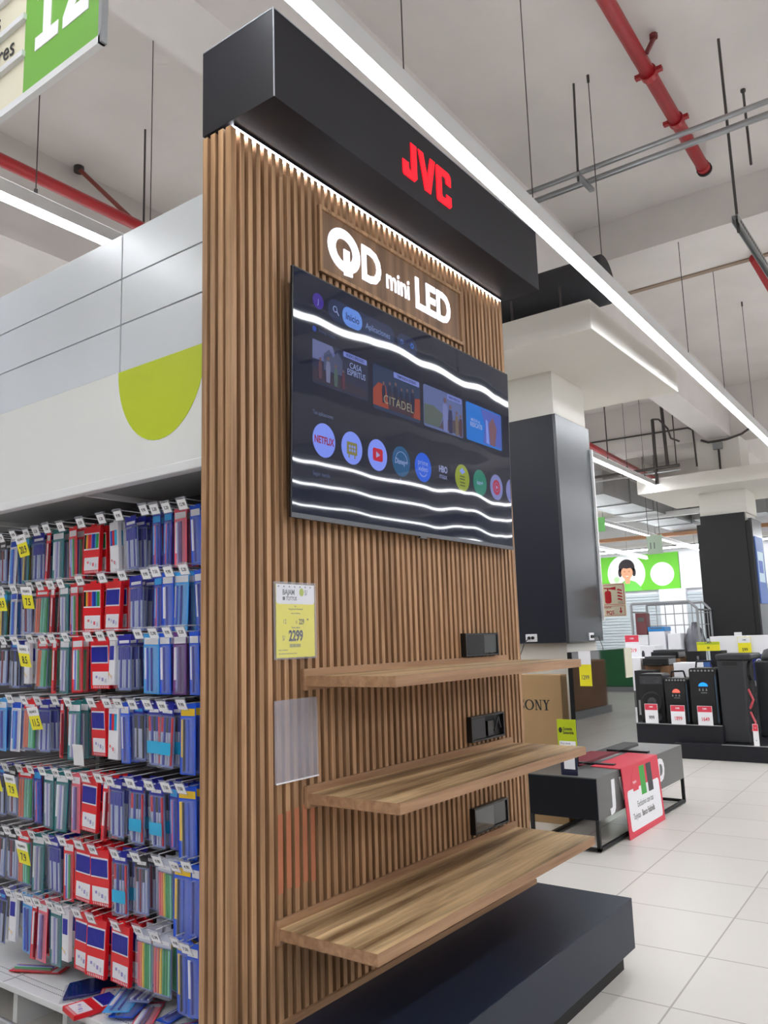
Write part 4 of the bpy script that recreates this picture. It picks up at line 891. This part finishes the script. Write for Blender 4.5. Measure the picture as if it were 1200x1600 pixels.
# ---------------------------------------------------------------- speaker platform
o = thing('platform', 'black two-step display platform carrying loudspeakers at the right', 'platform', (10.6, 2.4, 0))
MB().box(10.22, 11.05, 2.66, 3.72, .0, .375).build('upper_step', M_black, o, bevel=.004)
MB().box(10.1, 11.6, 1.9, 3.20, .0, .178).build('lower_step', M_black, o, bevel=.004)
MB().box(10.215, 10.235, 2.66, 3.72, .375, .385).box(10.09, 10.11, 1.9, 2.655, .178, .186).build('edge_trim', M_steel, o)
def speaker(lb, x, y0, y1, z0, h, light, big):
    o = thing('loudspeaker', lb, 'loudspeaker', (x+.15, (y0+y1)/2, z0), 'loudspeakers on the black platform')
    yc = (y0+y1)/2; w = y1-y0; F = FX(x, yc, z0)
    bd = MB().prism(F, rrect(-w/2, w/2, 0, h, .03), -.30, 0).build('cabinet', M_blackpl, o, bevel=.004)
    if big:
        gr = MB().lathe(F @ Matrix.Translation((0, h*.42, 0)), [(w*.44, 0), (w*.44, .012), (w*.36, .016), (w*.30, .004), (w*.20, .004)], 28).build('woofer_ring', M_matte, o, 0, True)
        MB().lathe(F @ Matrix.Translation((0, h*.42, 0)), [(w*.2, .004), (w*.16, .014), (w*.06, .018)], 24).build('woofer_cone', M_dgrey, o, 0, True)
        for s_ in (-1, 1): MB().lathe(F @ Matrix.Translation((s_*w*.27, h*.87, 0)), [(w*.13, 0), (w*.12, .010), (w*.06, .004)], 16).build('tweeter', M_dgrey, o)
        MB().prism(F, [(-w*.46, h*.79), (w*.46, h*.79), (w*.46, h*.95), (-w*.46, h*.95)], .0, .003).build('top_trim', mat('sp_trim', (60, 62, 66), .3), o)
        MB().lathe(F @ Matrix.Translation((w*.2, h*.12, 0)), [(w*.16, 0), (w*.15, .01), (w*.08, .004)], 16).build('lower_driver', M_dgrey, o)
    else:
        MB().prism(F, rrect(-w*.42, w*.40, h*.03, h*.90, .02), 0, .008).build('grille', M_matte, o, bevel=.003)
        MB().tube([F @ Vector((-w*.32, h, -.12)), F @ Vector((-w*.28, h+.075, -.12)), F @ Vector((w*.25, h+.08, -.12)), F @ Vector((w*.32, h, -.12))], .011, 8).build('handle', M_blackpl, o)
        fp = [(w*.17*math.cos(a), h*.68+.045*math.sin(a)) for a in [math.pi*i/14 for i in range(15)]]
        MB().prism(F, fp, .008, .011).build('round_light', light, o)
        mb = MB()
        for i in range(3): mb.prism(F, [(-.055+i*.04, h*.60), (-.035+i*.04, h*.60), (-.045+i*.04, h*.65)], .008, .010)
        mb.prism(F, [(-.03, h*.56), (.04, h*.56), (.04, h*.57), (-.03, h*.57)], .008, .010)
        for i in range(7): mb.prism(F, circle(.012, 8, -w*.40+i*w*.13, h*.955), .0, .006)
        mb.build('badge', M_grey, o)
        MB().prism(F, [(w*.44, h*.05), (w*.46, h*.05), (w*.46, h*.85), (w*.44, h*.90)], 0, .002).build('side_line', mat('line_blue', (70, 110, 140), .3), o)
speaker('black loudspeaker with a large round woofer, leftmost on the black platform', 10.35, 3.36, 3.66, .376, .60, None, True)
speaker('black handled loudspeaker with an orange-red light on the black platform', 10.32, 3.055, 3.33, .376, .55, mat('light_orange', (236, 96, 80), emit=.9), False)
speaker('taller black handled loudspeaker with a blue light on the black platform', 10.30, 2.70, 3.02, .376, .67, mat('light_blue', (20, 140, 240), emit=.9), False)
o = thing('party_speaker', 'tallest dark grey tower loudspeaker at the right on the lower step', 'loudspeaker', (10.5, 2.45, .178))
M_tw = mat('tower_grey', (44, 46, 50), .45)
MB().box(10.3, 10.8, 2.38, 2.68, .178, 1.14).build('cabinet', M_tw, o, bevel=.02)
MB().box(10.28, 10.82, 2.29, 2.69, 1.14, 1.21).build('top_cap', M_tw, o, bevel=.02)
MB().box(10.295, 10.3, 2.45, 2.62, 1.075, 1.115).build('handle_slot', M_matte, o)
mb = MB()
for z in (.30, .55, .80, 1.0): mb.lathe(Matrix.Translation((10.55, 2.38, z)) @ Matrix.Rotation(math.radians(90), 4, 'X'), [(.12, 0), (.11, .03), (.05, .02)], 16)
mb.build('drivers', M_matte, o)
mb = MB()
for z in (.42, .68): mb.tube([(10.33, 2.36, z-.1), (10.31, 2.31, z), (10.33, 2.36, z+.12)], .012, 6)
mb.build('light_trim', mat('red_trim', (170, 60, 70), .3, emit=.3), o)
o = thing('party_speaker', 'second dark tower loudspeaker at the right picture edge behind the tallest one', 'loudspeaker', (11.0, 2.2, .178))
MB().box(11.0, 11.5, 2.02, 2.42, .178, 1.10).build('cabinet', M_tw, o, bevel=.02)
MB().lathe(Matrix.Translation((11.2, 2.22, 1.10)), [(.15, 0), (.15, .05), (.11, .13), (.02, .16)], 18).build('dome', M_dgrey, o, 0, True)
# promo price cards on the platform
def pcard(lb, x, y0, y1, z0, z1, hm, price, pm, topm=None):
    o = thing('price_sign', lb, 'price sign', (x, (y0+y1)/2, z0), 'price signs in the electronics area')
    cdx = MB().box(x-.003, x, y0, y1, z0, z1).build('card', topm or M_paper, o)
    zz = z0+(z1-z0)*.68
    MB().box(x-.0036, x-.003, y0+.004, y1-.004, zz, z1-.004).build('card_top', hm, o)
    w = y1-y0
    text('price_print', price, min(w*.36, (z1-z0)*.34), FX(x-.0037, y0+w*.5, z0+(z1-z0)*.22), pm, cdx, .0005, .02, .8, 'CENTER')
    text('print', 'CMR', w*.16, FX(x-.0042, y0+w*.5, zz+(z1-zz)*.4), M_paper if topm is None else M_gink, cdx, .0005, .02, .9, 'CENTER')
pcard('pink and white price card reading 999 before the woofer loudspeaker', 10.20, 3.40, 3.56, .386, .62, M_pink, '999', M_ink)
pcard('pink and white price card reading 1899 before the orange-lit loudspeaker', 10.19, 3.07, 3.24, .386, .61, M_pink, '1899', M_pink)
pcard('pink and white price card reading 1649 before the blue-lit loudspeaker', 10.18, 2.75, 2.92, .386, .61, M_pink, '1649', M_pink)
pcard('pink price card reading 2019 standing on goods left of the cage trolley', 11.9, 4.16, 4.37, 1.14, 1.46, M_pink, '2019', M_pink)
pcard('yellow price card reading 599 on the left white and blue carton', 12.86, 2.84, 3.02, 1.12, 1.38, M_paper, '599', M_ink, M_yel)
pcard('yellow price card reading 399 on the right white and blue carton', 12.86, 2.36, 2.55, 1.08, 1.34, M_paper, '399', M_ink, M_yel)
pcard('small yellow price card on the dark cartons left of the far column', 12.32, 3.14, 3.46, 1.201, 1.33, M_lime, '89', M_ink, M_yel)
pcard('thin pink price slip leaning on the tower loudspeaker at the right', 10.085, 2.24, 2.30, .188, .43, M_pink, '9', M_ink)
# low counters carrying the goods behind
o = thing('display_counter', 'dark low counter behind the loudspeakers carrying cartons', 'counter', (13, 3, 0))
MB().box(12.2, 13.75, 1.0, 5.2, 0, .72).build('counter_body', M_dgrey, o); MB().box(12.15, 13.8, .95, 5.25, .72, .75).build('counter_top', M_grey, o)
M_bb = mat('carton_blue', (26, 44, 130), .5)
for i, (y0, y1, wd) in enumerate(((2.90, 3.42, 'left'), (2.43, 2.88, 'middle'), (1.95, 2.41, 'right'))):
    o = thing('appliance_carton', f'white and blue appliance carton, {wd} of three under the far column cladding', 'carton', (13, (y0+y1)/2, .75), 'white and blue appliance cartons')
    bdx = MB().box(12.9, 13.4, y0, y1, .75, 1.40).build('carton_body', M_paper, o)
    MB().box(12.898, 12.9, y0+.001, y1-.001, .75, 1.13).build('blue_band', M_bb, o)
    text('print', 'Oster', .12, FX(12.8975, y1-.06, .98), M_paper, bdx, .001, .01, .9, shear=.2)
for (y0, y1, x, z1, lb) in ((3.42, 3.62, 12.3, 1.20, 'tall black carton left of the green picture carton'), (3.12, 3.28, 12.3, 1.20, 'tall black carton right of the green picture carton')):
    o = thing('carton', lb, 'carton', (x+.15, (y0+y1)/2, .75), 'black cartons on the counter')
    MB().box(x, x+.3, y0, y1, .75, z1).build('carton_body', M_matte, o, bevel=.003); MB().box(x-.001, x, y0+.02, y0+.05, 1.08, 1.13).build('print', M_steel, o)
o = thing('carton', 'small carton with blue and green picture between two black cartons', 'carton', (12.25, 3.35, .75))
MB().box(12.2, 12.32, 3.26, 3.45, .75, 1.07).build('carton_body', M_bb, o); MB().box(12.199, 12.2, 3.27, 3.44, .82, .93).build('picture', mat('grass_green', (70, 140, 70), .5), o)
MB().box(12.199, 12.2, 3.27, 3.44, .94, 1.05).build('picture', mat('pic_blue', (70, 110, 180), .5), o)
# printers stack
for (x, y0, y1, z0, lb, gx) in ((11.45, 3.62, 3.98, 1.03, 'black printer on top of a carton stack, lower of two', 0), (12.25, 3.72, 4.12, 1.10, 'black printer with pale top behind the nearer one', 1)):
    o = thing('printer', lb, 'printer', (x+.2, (y0+y1)/2, z0), 'printers on cartons')
    MB().box(x, x+.36, y0, y1, z0, z0+.10).build('body', M_blackpl, o, bevel=.01)
    MB().box(x+.02, x+.36, y0-.002, y1-.03, z0+.10, z0+.125).build('scanner_lid', M_dgrey, o, bevel=.004)
    MB().box(x-.10, x, y0+.06, y1-.06, z0+.01, z0+.02).build('paper_tray', M_blackpl, o)
    MB().box(x+.03, x+.33, y0-.004, y0, z0+.015, z0+.09).build('side_panel', M_grey, o)
def cbox(lb, x0, x1, y0, y1, z0, z1, m, cat_='carton', grp=None, stripe=None):
    o = thing('carton', lb, cat_, ((x0+x1)/2, (y0+y1)/2, z0), grp)
    MB().box(x0, x1, y0, y1, z0, z1).build('carton_body', m, o, bevel=.004)
    if stripe: MB().box(x0-.001, x0, y0+.03, y1-.03, z0+(z1-z0)*.4, z0+(z1-z0)*.6).build('print', stripe, o)
    MB().box(x0+.01, x1-.01, (y0+y1)/2-.02, (y0+y1)/2+.02, z1, z1+.001).build('tape', M_clear, o)
cbox('brown carton stack base under the nearer black printer', 11.45, 11.8, 3.60, 3.95, .0, 1.03, M_bcart, stripe=M_ink)
cbox('dark speaker carton before the printer cartons', 11.1, 11.4, 3.72, 3.98, 0, .98, M_matte, stripe=M_grey)
cbox('brown carton on the counter under the rear printer', 12.25, 12.65, 3.70, 4.10, .75, 1.10, M_bcart, stripe=M_ink)
cbox('white carton behind the orange-lit loudspeaker', 11.35, 11.7, 3.22, 3.52, 0, 1.07, M_paper, stripe=M_gink)
cbox('white carton at the left end of the loudspeakers', 11.5, 11.95, 4.02, 4.40, 0, 1.14, M_paper, stripe=M_gink)
cbox('pale brown carton right of the printers', 12.66, 12.88, 3.5, 3.68, .75, 1.12, M_bcart, stripe=M_ink)
cbox('white and blue carton behind the leftmost counter end', 13.0, 13.4, 4.3, 4.7, .75, 1.28, M_paper, stripe=M_bb)
cbox('small teal bottle carton beside the cage trolley', 12.4, 12.5, 4.0, 4.1, .75, 1.15, mat('teal_box', (70, 160, 170), .4), stripe=M_paper)
o = thing('bottle', 'green spray bottle standing left of the cage trolley', 'bottle', (12.3, 4.25, .75))
MB().lathe(Matrix.Translation((12.3, 4.25, .75)), [(.05, 0), (.05, .24), (.02, .34), (.02, .38)], 14).build('body', mat('bottle_green', (120, 160, 60), .3), o, 0, True)
MB().lathe(Matrix.Translation((12.3, 4.25, 1.13)), [(.022, 0), (.022, .05), (.012, .09)], 10).build('cap', M_dgrey, o)
# cage trolley
o = thing('cage_trolley', 'grey wire cage trolley loaded with white goods before the shutters', 'trolley', (14, 4.3, 0))
xa, xb, ya, yb, zt = 13.9, 14.7, 3.85, 4.95, 1.98
mb = MB()
for x in (xa, xb):
    mb.tube([(x, ya, .12), (x, ya, zt-.12), (x, ya+.12, zt), (x, yb-.02, zt), (x, yb, zt-.02), (x, yb, .12)], .022, 8)
for y in (ya, yb): mb.tube([(xa, y, .3), (xb, y, .3)], .016, 6).tube([(xa, y, zt-.14), (xb, y, zt-.14)], .016, 6)
mb.build('frame', M_grey, o)
mb = MB()
for i in range(1, 7): mb.cyl((xb, ya+i*.155, .12), (xb, ya+i*.155, zt), .008, 6)
for z in (.8, 1.2, 1.6, 1.8): mb.cyl((xb, ya, z), (xb, yb, z), .008, 6)
for y in (ya, yb):
    for i in range(1, 4): mb.cyl((xa+i*.2, y, .12), (xa+i*.2, y, zt-.14), .008, 6)
mb.build('mesh_sides', M_grey, o)
MB().box(xa, xb, ya, yb, .12, .16).build('base', M_grey, o)
for x in (xa+.05, xb-.05):
    for y in (ya+.05, yb-.05): MB().cyl((x, y-.015, .06), (x, y+.015, .06), .06, 14).cyl((x, y, .06), (x, y, .12), .015, 6).build('wheel', M_matte, o)
def goods(lb, x0, x1, y0, y1, z0, z1, m, spots=None):
    o = thing('product_box', lb, 'box', ((x0+x1)/2, (y0+y1)/2, z0), 'goods in the cage trolley')
    MB().box(x0, x1, y0, y1, z0, z1).build('box_body', m, o, bevel=.01)
    if spots:
        mb = MB()
        for i in range(5): mb.prism(FX(x0, y1-.05-.07*(i % 3), z0+.15+.13*i), circle(.035, 10), 0, .002)
        mb.build('print', spots, o)
    else: MB().box(x0-.001, x0, y0+.04, y1-.04, z0+(z1-z0)*.6, z0+(z1-z0)*.8).build('print', M_gink, o)
goods('white fan box with blue top in the cage trolley', 14.0, 14.35, 4.45, 4.72, .16, 1.50, M_paper, M_bb)
goods('blue lid on the white fan box in the cage trolley', 14.0, 14.35, 4.44, 4.73, 1.501, 1.58, mat('lid_blue', (50, 140, 210), .4))
goods('white box with grey print at the middle of the cage trolley', 14.05, 14.4, 4.20, 4.42, .16, 1.46, M_paper, M_gink)
goods('dark red picture box high at the left of the cage trolley', 14.0, 14.2, 4.74, 4.93, 1.45, 1.82, mat('darkred_box', (120, 66, 70), .5))
goods('white carton at the left bottom of the cage trolley', 14.0, 14.4, 4.74, 4.93, .16, 1.449, M_paper, M_gink)
bm_ = MB(); F = Matrix.Translation((14.3, 4.03, .16))
o = thing('wrapped_bundle', 'grey bundle in crumpled clear film at the right of the cage trolley', 'bundle', (14.3, 4.03, .16))
prof = [(.13, 0), (.16, .4), (.15, .9), (.17, 1.15), (.12, 1.35), (.04, 1.48)]
bm_.lathe(F, prof, 14); w_ = bm_.build('bundle', mat('crumpled_film', (120, 122, 130), .25, coat=.5, bump=1, bscale=25, var=.6), o, 0, True)

# ---------------------------------------------------------------- far wall: banner, shutters, pillar
def shutter(name, y0, y1, lb):
    mb = MB(); z = .0
    while z < 2.82: mb.box(29.08, 29.13, y0, y1, z+.01, z+.095); mb.box(29.11, 29.13, y0, y1, z-.005, z+.01); z += .105
    o = mb.build(name, mat('shutter_metal', (196, 206, 212), .4, metal=.2)); tag(o, lb, 'shutter', 'roller shutters on the far wall')
shutter('roller_shutter', 9.27, 13.5, 'pale grey roller shutter under the green banner with the child')
shutter('roller_shutter', 5.0, 8.36, 'pale grey roller shutter left of the far column cladding')
shutter('roller_shutter', 1.0, 4.6, 'pale grey roller shutter right of the far column cladding')
struct(MB().box(28.95, 29.2, 8.36, 9.27, 0, 2.97).build('pillar_far', M_fwall))
o = thing('wall_banner', 'green wall banner with a child in a green shirt inside a white circle', 'banner', (29.1, 10, 2.97))
bn = MB().box(29.10, 29.14, 8.55, 13.2, 2.975, 4.27).build('banner_sheet', mat('banner_green', (104, 196, 46), .6), o)
A = FX(29.10, 0, 0)
def bp_(poly, m, lv, nm='picture'): return MB().prism(A, poly, .002*lv, .002*lv+.002).build(nm, m, bn)
def clipc(r, cy, cz): return [(a, min(max(b_, 2.975), 4.265)) for a, b_ in circle(r, 48, cy, cz)]
bp_(clipc(.70, -10.45, 3.62), M_paper, 0); bp_(circle(.42, 40, -9.15, 3.52), M_paper, 0)
m_sk = mat('print_skin', (226, 160, 124), .7); m_hr = mat('print_hair', (44, 36, 40), .7); m_sh = mat('print_shirt', (112, 206, 84), .7)
bp_([(-10.75, 2.975), (-9.90, 2.975), (-9.97, 3.15), (-10.12, 3.30), (-10.30, 3.37), (-10.52, 3.37), (-10.68, 3.28), (-10.74, 3.15)], m_sh, 1)
bp_([(-10.50, 3.25), (-10.34, 3.25), (-10.31, 3.45), (-10.53, 3.45)], m_sk, 2)
bp_(circle(.30, 24, -10.42, 3.84, .30), m_hr, 2); bp_(circle(.07, 12, -10.68, 3.66, .16), m_hr, 2); bp_(circle(.07, 12, -10.16, 3.66, .16), m_hr, 2)
bp_(circle(.215, 24, -10.42, 3.66, .255), m_sk, 3)
bp_([(-10.63, 3.74), (-10.62, 3.93), (-10.42, 3.97), (-10.22, 3.92), (-10.20, 3.74), (-10.28, 3.82), (-10.42, 3.80), (-10.55, 3.83)], m_hr, 4)
for s_ in (-1, 1): bp_(circle(.025, 8, -10.42+s_*.085, 3.69, .014), m_hr, 4)
bp_([(-10.48, 3.53), (-10.36, 3.53), (-10.38, 3.515), (-10.46, 3.515)], M_paper, 4)
bp_([(-10.43, 3.59), (-10.405, 3.59), (-10.417, 3.65)], mat('print_nose', (204, 132, 100), .7), 4)
bp_(circle(.07, 12, -10.80, 3.18, .10), m_sk, 2); bp_(circle(.11, 12, -10.82, 3.42, .11), mat('print_mint', (176, 222, 160), .7), 2)
tag(MB().box(29.10, 29.14, 3.5, 8.52, 2.97, 4.27).build('wall_banner', M_paper), 'plain white wall banner right of the green one', 'banner')
tag(MB().box(29.10, 29.14, 1.0, 3.4, 2.97, 4.27).build('wall_banner', mat('banner_green', (104, 196, 46))), 'green wall banner at the far right picture edge', 'banner')
# hanging signs
o = thing('aisle_sign', 'distant pale hanging aisle sign below the strip lights', 'sign', (18, 6, 3.3))
MB().box(18, 18.02, 5.60, 5.94, 3.20, 3.62).build('board', mat('sign_pale', (188, 208, 186), .6), o)
text('print', '11', .2, FX(17.999, 5.90, 3.32), M_gink, o, .001, .01, .8)
for y in (5.65, 5.9): MB().cyl((18.01, y, 3.62), (18.01, y, ZC), .006, 6).build('hanging_wire', M_rod, o)
o = thing('hanging_sign', 'green and white hanging sign beside the near column cladding', 'sign', (15.3, 6.1, 3.8))
MB().box(15.3, 15.33, 5.85, 6.85, 3.48, 3.76).build('board', mat('sign_mint', (120, 200, 110), .6), o)
for y in (6.0, 6.7): MB().cyl((15.31, y, 3.76), (15.31, y, ZC), .006, 6).build('hanging_wire', M_rod, o)

# ---------------------------------------------------------------- opposite side of the aisle (seen mirrored in the televisions)
for i, (x, y, z1, m, lb) in enumerate(((13.6, -1.3, 1.0, M_bcart, 'brown flat cartons on a grey pallet, mirrored in the dark television'), (20.6, -2.6, 1.15, mat('green_sacks', (30, 110, 60), .6), 'green packed sacks on a pallet, mirrored in the dark television'))):
    o = thing('pallet_load', lb, 'pallet', (x, y, 0), 'pallet loads across the aisle')
    MB().box(x, x+1.9, y-.55, y+.45, .0, .13).build('pallet', M_grey, o)
    MB().box(x+.03, x+1.85, y-.5, y+.4, .13, z1).build('load', m, o, bevel=.02)
for (x, w_, m, lb) in ((2.0, 2.6, M_dgrey, 'dark grey shelving across the aisle behind the photographer'), (5.4, 2.6, mat('aisle_blue', (50, 62, 90), .6), 'blue-grey shelving across the aisle, farther along')):
    o = thing('shelving_unit', lb, 'shelving', (x, -3.4, 0), 'shelving across the aisle')
    MB().box(x, x+w_, -3.7, -3.2, 0, 2.1).build('shelving_body', m, o)
    for z in (.4, .9, 1.4, 1.9): MB().box(x, x+w_, -3.2, -3.0, z, z+.03).build('shelf', M_rail, o)
